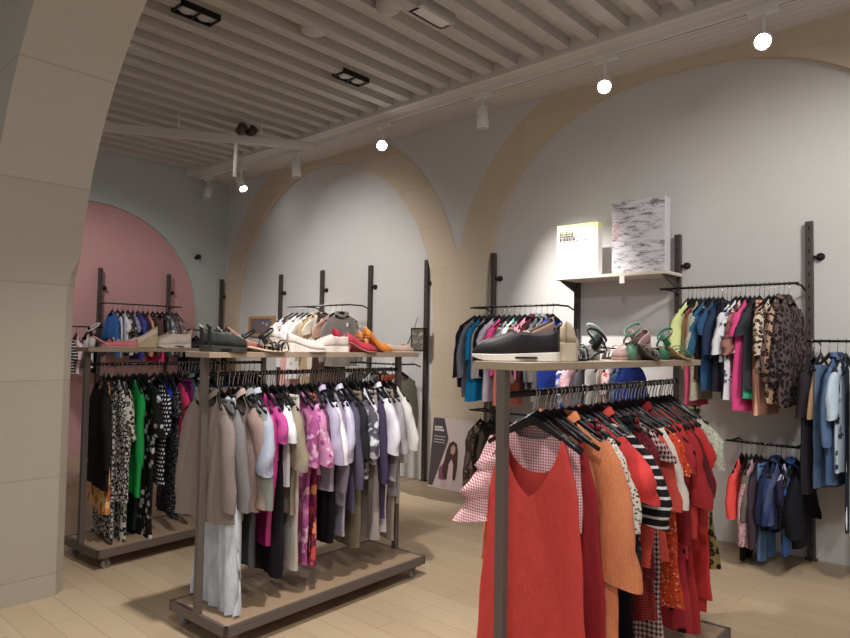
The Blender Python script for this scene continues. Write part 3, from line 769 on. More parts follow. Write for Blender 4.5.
wfill([
 ('brown faux fur jacket', F('print', (110, 94, 84), (70, 58, 52), (140, 122, 108)), .5, 'long', dict(th=.04)),
 ('dark woven vest top', F('print', (56, 48, 46), (90, 78, 72)), .55, 'tank'),
 ('black knitted skirt', F('solid', (32, 30, 32)), .5, 'skirt'),
 ('dark grey knit sweater', F('solid', (74, 70, 70)), .5, 'long'),
], -4.2, -3.7, .93, 'dark clothes behind the poster', 'on the low rail behind the poster')
wfill([
 ('cobalt and white print blouse', F('print', (60, 84, 170), (226, 228, 236), (60, 84, 170)), .5, 'short'),
 ('pink white checked shirt', F('gingham', (244, 236, 236), (226, 120, 140)), .6, 'short', dict(collar=1)),
 ('pewter grey cardigan', F('solid', (92, 92, 98)), .6, 'long'),
 ('white summer trousers', F('solid', (226, 224, 220)), .6, 'folded'),
 ('pale beige striped trousers', F('vstripe', (206, 200, 190), (170, 162, 152)), .6, 'folded'),
 ('coral and white leaf print top', F('floral', (244, 220, 216), (226, 90, 90), (230, 130, 120)), .46, 'short'),
 ('denim blue print blouse', F('print', (50, 72, 120), (90, 116, 160), (40, 56, 100)), .42, 'short'),
 ('navy cobalt plain tee', F('solid', (36, 56, 128)), .40, 'half'),
], -3.15, -2.46, 1.6, 'tops under the wall shelf', 'on the rail under the wall shelf')
wfill([
 ('black and white swirl print top', F('print', (230, 228, 228), (230, 228, 228), (70, 66, 68)), .7, 'short'),
 ('blush pink long top', F('solid', (232, 178, 172)), .92, 'tank'),
 ('white cotton blouse', F('solid', (240, 238, 236)), .86, 'half', dict(out=.08)),
 ('white dress with grey streaks', F('print', (242, 240, 238), (242, 240, 238), (140, 136, 138)), .84, 'half', dict(out=.08)),
 ('ecru lace blouse', F('tinyfloral', (226, 216, 200), (240, 234, 222), (200, 186, 166)), .8, 'short'),
 ('camel beige long shirt', F('solid', (196, 172, 138)), .96, 'long', dict(collar=1)),
 ('vanilla knit top', F('solid', (232, 222, 204)), .8, 'short'),
 ('chestnut brown long skirt', F('solid', (84, 62, 54)), .9, 'skirt'),
 ('clay pink blouse', F('solid', (188, 150, 132)), .6, 'short'),
 ('stone grey linen jacket', F('linen', (146, 138, 132)), .66, 'long', dict(collar=1, th=.035)),
], -7.45, -6.3, 2.09, 'white and beige tops in the smaller arch', 'on the rail in the smaller arch', turn=-.5)
wfill([
 ('black ruffled top', F('solid', (34, 32, 34)), .6, 'short'),
 ('dark mocha trousers', F('solid', (70, 58, 52)), .9, 'trousers'),
 ('pale mint blouse', F('solid', (196, 206, 196)), .56, 'short'),
 ('dusky brown print dress', F('floral', (80, 62, 56), (150, 120, 100), (60, 44, 40)), .85, 'short'),
 ('terracotta orange skirt', F('print', (222, 106, 64), (206, 84, 52)), .88, 'skirt'),
 ('soft grey-green sweater', F('solid', (150, 150, 138)), .58, 'long', dict(out=.05, th=.04)),
], -6.1, -5.2, 1.37, 'clothes on the low rail behind the centre rack', 'on the low rail behind the centre rack')
wfill([
 ('bright blue denim jacket', F('denim', (62, 112, 176), (48, 88, 150)), .56, 'long', dict(out=.06, th=.035)),
 ('white sleeveless blouse', F('solid', (226, 226, 232)), .6, 'tank'),
 ('white lace top', F('tinyfloral', (222, 218, 224), (180, 176, 184), (240, 238, 240)), .56, 'short'),
 ('black and white splash print blouse', F('print', (210, 200, 196), (60, 54, 58), (210, 200, 196)), .6, 'short'),
 ('lavender grey top', F('solid', (150, 146, 170)), .58, 'short'),
 ('violet blue dress', F('solid', (76, 76, 150)), .66, 'short'),
 ('dark indigo tee', F('solid', (46, 44, 84)), .58, 'short'),
 ('peach orange satin blouse', F('satin', (214, 142, 116)), .6, 'long', dict(out=.06)),
 ('moss brown cardigan', F('solid', (88, 76, 66)), .6, 'half'),
 ('fuchsia pink vest top', F('solid', (206, 70, 110)), .66, 'tank'),
 ('dark green shiny jacket', F('satin', (46, 62, 58)), .56, 'long', dict(th=.035)),
 ('white grey marbled blouse', F('print', (200, 206, 204), (110, 118, 118), (226, 230, 228)), .6, 'half'),
 ('dusky mauve shirt', F('solid', (120, 96, 106)), .6, 'short'),
 ('silver white scarf-neck blouse', F('print', (206, 200, 200), (120, 112, 112)), .62, 'half'),
], 3.8, 4.8, 2.105, 'tops on the pink arch', 'on the pink arch rail', 'f')
wfill([
 ('black puffer jacket', F('solid', (34, 32, 34)), .5, 'long', dict(th=.035)),
 ('dark coffee blouse', F('solid', (58, 48, 46)), .5, 'short'),
 ('greenish black coat', F('solid', (38, 42, 38)), .6, 'long', dict(th=.035)),
 ('brown tweed jacket', F('print', (104, 78, 64), (80, 60, 50)), .5, 'long'),
 ('black lace top', F('tinyfloral', (32, 30, 32), (60, 56, 58), (24, 22, 24)), .5, 'short'),
 ('umber brown sweater', F('solid', (92, 66, 56)), .5, 'long'),
], 4.93, 5.6, 1.77, 'dark tops right of the pink arch', 'right of the pink arch', 'f')
wfill([
 ('black white striped blouse', F('hstripe', (40, 38, 42), (226, 222, 222)), .5, 'short'),
 ('rose white blouse', F('solid', (232, 200, 200)), .5, 'short'),
 ('white tunic with black trim', F('print', (232, 228, 228), (232, 228, 228), (40, 38, 40)), .55, 'half'),
 ('grey black mottled top', F('print', (90, 90, 94), (50, 50, 54)), .5, 'short'),
], 3.2, 3.68, 1.77, 'tops on the short low rail', 'on the short rail left of pink arch', 'f')

# ------------------------------------------------------------------ wall shelf with canvases
ws = thing('wall_shelf', 'pale wooden wall shelf holding two canvases, in the big arch', 'shelf', (0, 0, 0))
MB().box((-3.27, 5.43, 2.235), (-2.18, 5.765, 2.262)).box((-3.185, 5.765, 2.236), (-2.262, 5.828, 2.261)).build('board', M_WSHELF, ws, .002)
for a in (-3.22, -2.227):
    MB().prism([(5.45, 2.235), (5.75, 2.235), (5.75, 2.14), (5.735, 2.14)], Matrix(((0, 0, .012, a - .006), (1, 0, 0, 0), (0, 1, 0, 0), (0, 0, 0, 1)))).build('bracket', M_METAL, ws)
MB().box((-2.60, 5.427, 2.17), (-2.555, 5.43, 2.235)).build('price_label', M_WHITE, ws)
t = NT('yellow_top_canvas'); o_ = t.obj(); sp_ = t.n('ShaderNodeSeparateXYZ'); t.put(sp_.inputs[0], o_)
M_YC = t.fin(t.ramp(sp_.outputs[2], [(.36, lin((240, 239, 236))), (.50, lin((236, 234, 140)))]), .7)
cv = thing('canvas_sign', 'white and yellow canvas block with small black lettering, on the wall shelf', 'sign', (-3.07, 5.56, 2.262))
MB().box((-.215, -.045, 0), (.215, .045, .5)).build('canvas', M_YC, cv, .003)
M_INK = plain('black_ink', (22, 20, 20), .7)
ink = MB(); yf = -.0465
def ibox(x0, z0, x1, z1): ink.box((x0, yf, z0), (x1, yf + .0015, z1))
def frame(x0, z0, x1, z1, w=.006):
    ibox(x0, z0, x1, z0 + w); ibox(x0, z1 - w, x1, z1); ibox(x0, z0, x0 + w, z1); ibox(x1 - w, z0, x1, z1)
frame(-.185, .39, -.04, .435); frame(-.185, .335, .0, .388); frame(-.006, .342, .11, .40)
rr = random.Random(4)
xx = -.178
while xx < -.05: w_ = rr.uniform(.005, .011); ibox(xx, .40, xx + w_, .424); xx += w_ + .004
xx = -.178
while xx < -.015: w_ = rr.uniform(.008, .014); ibox(xx, .346, xx + w_, .378); xx += w_ + .004
for k, wd in enumerate((.13, .1, .16)): ibox(-.185, .315 - k * .03, -.185 + wd, .3185 - k * .03)
ink.build('lettering', M_INK, cv)
t = NT('grey_sketch_print'); o_ = t.obj()
n1 = t.noise(t.scaled(o_, (9, 9, 34), (0, .6, 0)), 1, 6, .75); n2 = t.noise(o_, 5, 2)
c_ = t.ramp(n1, [(.38, lin((104, 100, 106))), (.46, lin((188, 184, 189))), (.54, lin((212, 209, 213)))])
sp_ = t.n('ShaderNodeSeparateXYZ'); t.put(sp_.inputs[0], o_)
pinkm = t.math('MULTIPLY', t.math('LESS_THAN', sp_.outputs[0], -.17), t.math('MULTIPLY', t.math('GREATER_THAN', sp_.outputs[2], .3), t.math('LESS_THAN', sp_.outputs[2], .48)))
c_ = t.mix(t.math('MULTIPLY', pinkm, t.ramp(t.noise(o_, 30, 3), [(.45, (0, 0, 0, 1)), (.55, (.7, .7, .7, 1))])), c_, lin((206, 150, 156)))
M_SK = t.fin(c_, .75)
pc_ = thing('picture_canvas', 'large grey and white sketchy picture canvas, on the wall shelf', 'picture', (-2.485, 5.60, 2.262))
MB().box((-.245, -.06, 0), (.245, .06, .66)).build('canvas', plain('canvas_edge', (206, 202, 206), .8), pc_, .003)
MB().box((-.243, -.0625, .003), (.243, -.0595, .657)).build('printed_face', M_SK, pc_)

# small wooden picture frame in the smaller arch
pf = thing('framed_picture', 'small wooden framed picture on the wall near the back corner', 'picture frame', (-8.62, 5.80, 1.69))
fm = MB()
for a, b in (((-.33, -.02, 0), (.33, .02, .04)), ((-.33, -.02, .27), (.33, .02, .31)), ((-.33, -.02, .04), (-.29, .02, .27)), ((.29, -.02, .04), (.33, .02, .27))): fm.box(a, b)
fm.build('frame', plain('honey_wood', (190, 150, 100), .5), pf)
MB().box((-.29, -.008, .04), (.29, .0, .27)).build('picture', F('print', (150, 110, 90), (110, 116, 140), (206, 196, 186)), pf)

# poster leaning on the pier
po = thing('poster_board', 'white leaning poster of a long-haired woman, at the foot of the stone pier', 'poster', (-4.70, 5.62, .004), radians(2))
po.rotation_euler = (radians(-7), 0, radians(2))
MB().box((-.29, 0, 0), (.29, .012, .78)).build('board', plain('poster_paper', (214, 196, 190), .5), po)
def flat(poly, name, c, k):
    MB().prism(poly, Matrix(((1, 0, 0, 0), (0, 0, .0008, -.0008 - .0009 * k), (0, 1, 0, 0), (0, 0, 0, 1)))).build(name, plain('ink_' + name, c, .5), po)
flat([(-.285, .02), (-.22, .02), (-.06, .50), (-.05, .56), (-.13, .775), (-.285, .775)], 'dark_panel', (84, 76, 80), 0)
flat([(-.1, .02), (.04, .02), (.09, .25), (.05, .36), (-.06, .36), (-.14, .2)], 'printed_body', (206, 178, 176), 1)
flat([(-.14, .1), (-.05, .1), (-.02, .26), (-.07, .3), (-.15, .22)], 'printed_sleeve', (140, 84, 110), 2)
flat([(-.1, .2), (-.07, .12), (-.02, .1), (.04, .13), (.09, .11), (.105, .25), (.1, .42), (.075, .51), (.025, .535), (-.025, .51), (-.06, .42)], 'printed_hair', (84, 56, 50), 3)
flat([(-.03, .02), (.06, .02), (.05, .28), (.02, .34), (-.012, .28)], 'printed_blouse', (216, 192, 190), 4)
flat([(.0, .40), (.04, .385), (.062, .42), (.06, .475), (.03, .495), (.0, .47)], 'printed_face', (196, 158, 142), 5)
lt = MB()
for k, (zz, w_) in enumerate(((.66, .11), (.63, .13), (.565, .16), (.53, .16), (.50, .15))):
    x0_ = -.255
    while x0_ < -.255 + w_:
        lt.box((x0_, -.0032, zz), (x0_ + .018, -.002, zz + (.022 if k < 2 else .007))); x0_ += .023
lt.build('printed_lettering', M_WHITE, po)

# dark-edged bag hanging beside the arch post
bg = thing('tote_bag', 'small olive handbag with black edges, hanging from the post right of the smaller arch', 'bag', (-5.2, 5.66, 1.53))
MB().box((-.10, -.03, 0), (.10, .03, .26)).build('pouch', F('print', (150, 142, 124), (110, 104, 92), (176, 168, 150)), bg, .012)
eg = MB()
for q in (((-.105, -.033, -.004), (-.09, .033, .265)), ((.09, -.033, -.004), (.105, .033, .265)), ((-.105, -.033, .25), (.105, .033, .268)), ((-.105, -.033, -.006), (.105, .033, .008))): eg.box(*q)
eg.build('black_edging', M_BLACK, bg, .003)
MB().tube([(-.09, 0, .26), (-.17, .0, .10), (-.25, 0, .0), (-.3, .0, -.05)], .006, 6).build('strap', M_BLACK, bg)
MB().tube([(-.08, 0, .26), (-.1, .06, .36), (-.16, .14, .40)], .004, 6).build('handle', M_BLACK, bg)
cm = thing('security_camera', 'small black camera on the back wall near the corner', 'camera', (XF + .004, 5.29, 2.93))
MB().box((0, -.03, -.03), (.03, .03, .05)).build('mount', M_BLACK, cm, .004)
MB().tube([(.03, 0, .02), (.09, -.06, .0), (.13, -.11, -.03)], .03, 12).build('camera_body', M_BLACK, cm)

# ------------------------------------------------------------------ shoes
def shoe(kind, loc, rz, label, cu, cs, group, L=.25, heel=.0, c3=None, name='shoe'):
    """heel at the origin, toe towards local +x"""
    r = thing(name, label, 'shoe', loc, rz, group); r.scale = (1.12, 1.12, 1.22)
    mu = plain('upper', cu, .5, 0, .08, 60); msl = plain('sole', cs, .5, 0, .05, 60)
    m3 = plain('trim', c3, .5, 0, .05, 60) if c3 else mu
    N = 18
    def hw(s): return .036 * (1 - (1 - min(1, s / .12)) ** 2) ** .5 * (1 - .22 * sin(pi * min(1, s / .55)) ** 2) + (.010 * sin(pi * min(1, max(0, (s - .4) / .6)))) if s < .78 else .0395 * max(0, 1 - ((s - .78) / .22) ** 2.2) ** .5 + .001
    thick = {'sneaker': .03, 'wedge': .012, 'flat': .007, 'pump': .006, 'sandal': .008, 'platform': .03}[kind]
    def lift(s):
        if heel <= 0: return 0
        q = max(0, 1 - s / .68); return heel * (3 * q * q - 2 * q ** 3) if q < 1 else heel
    # sole
    vs = []; fs = []
    for i in range(N + 1):
        s = i / N; w = max(.002, hw(s) + (.004 if kind in ('sneaker', 'platform') else .001)); zb = lift(s) if kind in ('pump', 'sandal') and heel > 0 else 0; zt = lift(s) + thick
        toe = .012 * max(0, (s - .8) / .2) ** 2 if kind == 'sneaker' else 0
        if kind == 'sneaker': zt -= .009 * min(1, s * 1.4)
        vs += [(s * L, -w, zb + toe), (s * L, w, zb + toe), (s * L, w, zt), (s * L, -w, zt)]
    for i in range(N):
        a = 4 * i; b = a + 4
        for k in range(4): fs.append((a + k, a + (k + 1) % 4, b + (k + 1) % 4, b + k))
    fs += [(3, 2, 1, 0), (4 * N, 4 * N + 1, 4 * N + 2, 4 * N + 3)]
    MB().add(vs, fs, False).build('sole', msl, r, .002)
    if kind == 'sneaker':
        g = MB()
        for a, b in ((.28, .62), (.66, .8)): g.box((L * a, -.046, .008), (L * b, .046, .014))
        g.build('sole_groove', M_BLACK, r)
    if kind == 'pump' or (kind == 'sandal' and heel > .03):
        MB().tube([(.024, 0, heel), (.022, 0, heel * .5), (.02, 0, 0)], .012, 10, True, [.02, .011, .008] if kind == 'pump' else [.024, .021, .02]).build('heel', msl if kind == 'pump' else m3, r)
    # upper
    if kind in ('sneaker', 'flat', 'pump', 'wedge', 'platform'):
        hb = {'sneaker': .085, 'flat': .045, 'pump': .05, 'wedge': .055, 'platform': .07}[kind]; open_to = {'sneaker': .48, 'flat': .68, 'pump': .70, 'wedge': .62, 'platform': .5}[kind]
        K = 14; vs = []; fs = []
        for i in range(N + 1):
            s = i / N; w = max(.002, hw(s)); base = lift(s) + thick - (.009 * min(1, s * 1.4) if kind == 'sneaker' else 0)
            h = hb * (1 - .12 * sin(pi * min(1, s / open_to))) if s < open_to else hb * (.9 - .52 * (s - open_to) / (1 - open_to)) * (1 - max(0, (s - .82) / .18) ** 2.5 * .75)
            for k in range(K + 1):
                a = pi * k / K; vs.append((s * L, w * math.copysign(abs(cos(a)) ** .7, cos(a)), base + h * sin(a) ** .8))
        for i in range(N):
            s = (i + .5) / N
            for k in range(K):
                if .03 < s < open_to and 4 <= k < K - 4: continue
                fs.append((i * (K + 1) + k, i * (K + 1) + k + 1, (i + 1) * (K + 1) + k + 1, (i + 1) * (K + 1) + k))
        o = MB().add(vs, fs, True).build('upper', mu, r)
        sd = o.modifiers.new('thickness', 'SOLIDIFY'); sd.thickness = .003
        if kind == 'sneaker':
            lc = MB()
            for q in range(4):
                s = .46 + .07 * q; zz = lift(s) + thick + hb * (.97 - .14 * q)
                lc.tube([(s * L, -.022, zz - .012), (s * L, 0, zz), (s * L, .022, zz - .012)], .003, 6)
            lc.build('laces', m3, r)
            MB().tube([(.01, -.018, thick + hb * .9), (-.004, 0, thick + hb + .004), (.01, .018, thick + hb * .9)], .005, 6).build('heel_tab', m3, r)
        if kind == 'flat':
            MB().tube([(L * .74, -.016, .045), (L * .74, 0, .05), (L * .74, .016, .045)], .005, 6).build('bow', m3, r)
    def strap(s, hgt, mm, wd=.007, lean=0):
        pts = []
        w = hw(s)
        for k in range(11):
            a = pi * k / 10; pts.append((s * L + lean * sin(a), (w + .002) * cos(a), lift(s) + thick + hgt * sin(a) ** .8))
        MB().tube(pts, .003, 6, True, [(.002, wd)] * 11).build('strap', mm, r)
    if kind == 'sandal':
        strap(.72, .04, mu, .012); strap(.6, .05, mu, .006); strap(.82, .03, mu, .006)
        pts = [(.025 + .042 * cos(a), .03 * sin(a), lift(0) + thick + .05 + .026 * cos(a)) for a in [2 * pi * k / 20 for k in range(21)]]
        MB().tube(pts, .003, 6, False, [(.002, .006)] * 21).build('ankle_strap', m3, r)
        bk = MB().tube([(.004, -.03, lift(0) + thick), (-.006, 0, lift(0) + thick + .045), (.004, .03, lift(0) + thick)], .004, 6, True, [(.002, .016)] * 3); bk.build('heel_counter', mu, r)
    return r
def sp(R0, A, y, x=0): return onrack(R0, A, y, x, 1.5445)
GL = 'shoes on the left rack shelf'; GM = 'shoes on the centre rack shelf'; GF = 'shoes on the front rack shelf'
W_ = 'on the left rack shelf'
shoe('sandal', sp(LEFR, LEFA, -.02, .05), radians(100), 'black and white strappy heeled sandal at the left end of the left rack shelf', (40, 36, 38), (226, 180, 178), GL, .23, .06, (230, 226, 222), 'sandal')
shoe('sandal', sp(LEFR, LEFA, .04, -.06), radians(70), 'white strappy sandal behind the pink flats ' + W_, (226, 222, 220), (190, 150, 140), GL, .23, .055, (40, 38, 40), 'sandal')
shoe('flat', sp(LEFR, LEFA, .33, .075), radians(262), 'pink ballet flat at the front edge of the left rack shelf', (228, 128, 142), (226, 190, 172), GL, .24, 0, (232, 120, 136), 'ballet_flat')
shoe('flat', sp(LEFR, LEFA, .38, -.03), radians(272), 'second pink ballet flat, behind its pair ' + W_, (232, 142, 154), (228, 196, 182), GL, .24, 0, (236, 130, 146), 'ballet_flat')
shoe('wedge', sp(LEFR, LEFA, .50, .055), radians(262), 'cream cork-heeled wedge shoe in the middle ' + W_, (226, 208, 188), (206, 184, 146), GL, .24, .07, (206, 186, 160), 'wedge_shoe')
shoe('sneaker', sp(LEFR, LEFA, .79, .06), radians(263), 'cream low sneaker right of the cork wedge ' + W_, (236, 218, 204), (242, 230, 218), GL, .25, 0, (236, 226, 214), 'sneaker')
shoe('sneaker', sp(LEFR, LEFA, .80, -.05), radians(266), 'cream sneaker behind its pair ' + W_, (214, 194, 178), (228, 214, 200), GL, .25, 0, (232, 222, 210), 'sneaker')
shoe('flat', sp(LEFR, LEFA, 1.06, .03), radians(266), 'dark brown loafer at the right of the left rack shelf', (58, 44, 40), (34, 30, 30), GL, .24, 0, (60, 48, 44), 'loafer')
W_ = 'on the centre rack shelf'
shoe('sneaker', sp(MIDR, MIDA, -.02, .05), radians(78), 'dark green-black sneaker at the left end of the centre rack shelf', (44, 46, 42), (60, 58, 54), GM, .2, 0, (30, 30, 30), 'sneaker')
shoe('sneaker', sp(MIDR, MIDA, .0, -.06), radians(84), 'dark sneaker behind its green-black pair ' + W_, (40, 40, 38), (54, 52, 50), GM, .2, 0, (150, 146, 140), 'sneaker')
shoe('pump', sp(MIDR, MIDA, .16, -.05), radians(88), 'brown suede pump behind the black strappy sandals ' + W_, (150, 92, 74), (70, 50, 44), GM, .22, .06, None, 'pump_shoe')
shoe('sandal', sp(MIDR, MIDA, .19, .065), radians(82), 'black strappy sandal with pale sole, leftmost of its pair ' + W_, (34, 30, 30), (222, 200, 176), GM, .24, .02, (30, 28, 28), 'sandal')
shoe('sandal', sp(MIDR, MIDA, .34, .04), radians(96), 'black strappy pale-soled sandal, right of its pair ' + W_, (36, 32, 32), (226, 208, 188), GM, .24, .03, (30, 28, 28), 'sandal')
shoe('wedge', sp(MIDR, MIDA, .47, -.06), radians(92), 'white slingback wedge behind the white loafer ' + W_, (216, 210, 204), (206, 196, 186), GM, .24, .06, None, 'wedge_shoe')
shoe('wedge', sp(MIDR, MIDA, .5, .06), radians(84), 'white low wedge loafer near the middle ' + W_, (226, 214, 204), (236, 228, 220), GM, .25, .035, (226, 220, 214), 'wedge_shoe')
shoe('flat', sp(MIDR, MIDA, .74, -.045), radians(90), 'pale pink flat between the white shoes ' + W_, (226, 190, 178), (226, 206, 190), GM, .24, 0, None, 'ballet_flat')
shoe('platform', sp(MIDR, MIDA, 1.0, .06), radians(266), 'white platform slip-on shoe left of the red pump ' + W_, (206, 190, 182), (240, 228, 220), GM, .24, 0, None, 'platform_shoe')
shoe('pump', sp(MIDR, MIDA, .97, -.05), radians(86), 'dark crimson high-heeled pump ' + W_, (176, 46, 66), (150, 40, 56), GM, .22, .075, None, 'pump_shoe')
shoe('pump', sp(MIDR, MIDA, .98, .065), radians(84), 'raspberry pointed pump in front of the crimson one ' + W_, (190, 60, 78), (206, 130, 120), GM, .22, .05, None, 'pump_shoe')
shoe('pump', sp(MIDR, MIDA, 1.17, .04), radians(86), 'orange high-heeled pump, nearer the front ' + W_, (226, 140, 66), (214, 140, 84), GM, .22, .085, None, 'pump_shoe')
shoe('pump', sp(MIDR, MIDA, 1.2, -.06), radians(80), 'tan orange pump behind the orange pump ' + W_, (222, 150, 90), (206, 150, 110), GM, .22, .07, None, 'pump_shoe')
shoe('flat', sp(MIDR, MIDA, 1.38, .05), radians(88), 'beige flat at the right end of the centre rack shelf', (206, 180, 160), (226, 206, 190), GM, .23, 0, None, 'ballet_flat')
W_ = 'on the front rack shelf'
shoe('sneaker', sp(FRR, FRA, .20, .10), radians(222), 'black sneaker with thick white sole, at the near end of the front rack shelf', (34, 28, 30), (232, 226, 216), GF, .30, 0, (60, 54, 54), 'sneaker')
shoe('platform', sp(FRR, FRA, .40, -.045), radians(248), 'brown and coral platform sneaker behind the black one ' + W_, (120, 98, 90), (196, 178, 152), GF, .25, .05, (226, 120, 100), 'platform_shoe')
shoe('platform', sp(FRR, FRA, .275, .085), radians(118), 'beige high-soled slip-on right of the black sneaker ' + W_, (186, 168, 144), (196, 180, 158), GF, .22, .03, (170, 150, 130), 'platform_shoe')
shoe('sandal', sp(FRR, FRA, .62, .06), radians(262), 'black leather sandal right of the beige slip-on ' + W_, (44, 42, 46), (40, 38, 40), GF, .24, .03, (40, 40, 42), 'sandal')
shoe('flat', sp(FRR, FRA, .60, -.05), radians(270), 'grey-black closed shoe behind the leather sandal ' + W_, (70, 70, 74), (44, 42, 44), GF, .25, .03, None, 'loafer')
shoe('sandal', sp(FRR, FRA, .80, -.045), radians(266), 'green and white strappy sandal, left of the mauve mule ' + W_, (92, 120, 104), (96, 84, 80), GF, .23, .05, (176, 190, 178), 'sandal')
shoe('wedge', sp(FRR, FRA, 1.15, .04), radians(264), 'mauve brown wedge mule in the middle of the front rack shelf', (150, 120, 116), (170, 140, 128), GF, .25, .06, None, 'wedge_shoe')
shoe('sandal', sp(FRR, FRA, .9, .065), radians(86), 'grey sandal with green ankle strap before the mauve mule ' + W_, (110, 100, 98), (92, 82, 80), GF, .23, .06, (90, 130, 108), 'sandal')
shoe('sandal', sp(FRR, FRA, 1.3, .06), radians(84), 'bright green sandal with ankle loop at the far end ' + W_, (40, 92, 70), (180, 154, 120), GF, .24, .05, (46, 106, 80), 'sandal')
shoe('flat', sp(FRR, FRA, 1.36, -.05), radians(88), 'black flat behind the bright green sandal ' + W_, (34, 36, 36), (40, 40, 40), GF, .24, 0, None, 'ballet_flat')
shoe('sandal', sp(FRR, FRA, 1.24, -.06), radians(262), 'white and brown sandal behind the green sandal ' + W_, (206, 196, 188), (70, 56, 52), GF, .23, .04, None, 'sandal')

# ------------------------------------------------------------------ ceiling fittings and lights
TY, TZ = 5.25, 4.165
tr = thing('lighting_track', 'long white lighting track under the ceiling, along the arched wall', 'lighting track', (0, 0, 0))
MB().box((-9.6, TY - .018, TZ - .015), (1.5, TY + .018, TZ + .015)).build('rail', M_WHITE, tr)
MB().box((-9.6, TY - .004, TZ - .0165), (1.5, TY + .004, TZ - .0145)).build('slot', M_BLACK, tr)
M_LIT = glow('lit_lens', (255, 252, 248), 60); M_OFF = plain('unlit_lens', (200, 198, 196), .2)
def spot(x, y, z, tgt, label, lit, power=0, cone=70, col=(1, .98, .95), glowing=True):
    r = thing('track_spotlight', label, 'spotlight', (x, y, z), 0, 'white track spotlights')
    MB().box((-.11, -.02, -.035), (.11, .02, 0)).build('adapter', M_WHITE, r, .004)
    MB().tube([(0, 0, -.03), (0, 0, -.18)], .013, 10).build('stem', M_WHITE, r)
    piv = Vector((0, 0, -.23)); d = (Vector(tgt) - Vector((x, y, z)) - piv).normalized()
    q = d.to_track_quat('Z', 'Y').to_matrix().to_4x4(); Mx = Matrix.Translation(piv) @ q
    h = MB().lathe([(.04, -.115), (.058, -.11), (.06, .0), (.06, .115), (.056, .115), (.054, .09), (.0, .085)], 24, Mx).build('lamp_head', M_WHITE, r)
    MB().lathe([(.0, .091), (.053, .091), (.053, .1), (.0, .1)], 24, Mx).build('lens', M_LIT if lit else M_OFF, h)
    if power:
        L = bpy.data.lights.new('lamp', 'SPOT'); L.energy = power; L.spot_size = radians(cone); L.spot_blend = .6; L.shadow_soft_size = .04; L.color = col
        lo = bpy.data.objects.new('lamp_light', L); COL.objects.link(lo); lo.parent = r
        lo.location = piv + d * .13; lo.rotation_euler = d.to_track_quat('-Z', 'Y').to_euler()
    return r
TB = TZ - .0155
spot(-9.35, TY, TB, (-8.6, 4.2, .9), 'white track spotlight nearest the back corner, unlit side showing', False)
spot(-8.42, TY, TB, (-6.75, 5.3, 1.6), 'second track spotlight from the back corner, lit and tilted to the right', True, 700, 30)
spot(-7.1, TY, TB, (-7.05, 5.5, 1.2), 'white track spotlight over the left side of the smaller arch', False)
spot(-5.45, TY, TB, (-2.2, 1.4, 1.7), 'bright lit track spotlight at the top right of the smaller arch', True, 150, 60)
spot(-4.0, TY, TB, (-4.1, 5.6, .8), 'white unlit-looking spotlight above the stone pier', False)
spot(-2.66, TY, TB, (-1.3, 2.2, 1.5), 'lit track spotlight inside the big arch, left of the brightest lamp', True, 130, 60)
spot(-1.38, TY, TB, (-.5, 1.0, 1.5), 'brightest glaring track spotlight at the upper right', True, 130, 60)

def twin(x, y, z, label, power, tgt=None, size=130, soft=.06):
    rz = 0
    r = thing('twin_downlight', label, 'ceiling light', (x, y, z), rz, 'twin downlights between the joists')
    fr = MB()
    for q in (((-.085, -.17, -.03), (-.07, .17, .02)), ((.07, -.17, -.03), (.085, .17, .02)), ((-.085, -.17, -.03), (.085, -.155, .02)), ((-.085, .155, -.03), (.085, .17, .02)), ((-.07, -.006, -.03), (.07, .006, .02))): fr.box(*q)
    fr.build('black_frame', M_BLACK, r)
    MB().box((-.08, -.165, .0), (.08, .165, .02)).build('backplate', M_BLACK, r)
    for s in (-1, 1):
        MB().lathe([(.03, -.022), (.056, -.022), (.06, .0), (.0, .0)], 20, Matrix.Translation((0, s * .08, 0))).build('lamp', M_OFF if not power else M_OFF, r)
    if power:
        L = bpy.data.lights.new('downlight', 'SPOT'); L.energy = power; L.spot_size = radians(size); L.spot_blend = .8; L.shadow_soft_size = soft; L.color = (1, .97, .94)
        lo = bpy.data.objects.new('downlight_lamp', L); COL.objects.link(lo); lo.parent = r; lo.location = (0, 0, -.04)
        if tgt:
            d = (Vector(tgt) - Vector((x, y, z))).normalized(); lo.rotation_euler = d.to_track_quat('-Z', 'Y').to_euler()
    return r
twin(-4.86, 2.58, 4.235, 'black twin downlight near the top of the stone arch', 0)
twin(-4.86, 4.23, 4.235, 'black twin downlight between the joists, nearer the wall lamps', 0)
twin(-2.3, 1.85, 4.235, 'twin downlight above the aisle beside the front rack', 420, (-2.5, 1.9, 0), 92)
twin(-.35, 2.0, 4.235, 'added unseen twin downlight above the near end of the front rack', 150, (-.6, 2.9, 0), 110)  # out of view, added to light the floor right of the front rack
twin(.6, 3.6, 4.235, 'added unseen twin downlight for the right wall, above the right aisle', 440, (-1.6, 5.8, 1.6), 78, .35)  # unseen lamp added to brighten the right wall
twin(-.4, .3, 4.235, 'added unseen twin downlight near the camera, lighting the front rack', 260, (-1.8, 2.2, 1.0), 120, .2)  # not in view; added to light the front clothes and the stone pier
twin(-5.9, 2.2, 4.235, 'added twin downlight hidden behind the stone arch, lighting the smaller arch', 640, (-6.6, 5.8, 1.55), 70, .35)  # hidden lamp added to brighten the wall in the smaller arch
twin(1.0, .75, 4.235, 'added unseen twin downlight brightening the underside of the stone arch', 150, (-4.2, 1.35, 2.9), 60, .2)  # unseen, added only to lift the dark soffit of the near arch
twin(-7.0, 1.85, 4.235, 'added unseen twin downlight brightening the pink arch wall', 260, (-9.6, 3.9, 1.6), 68, .3)  # off-frame lamp added to brighten the far wall

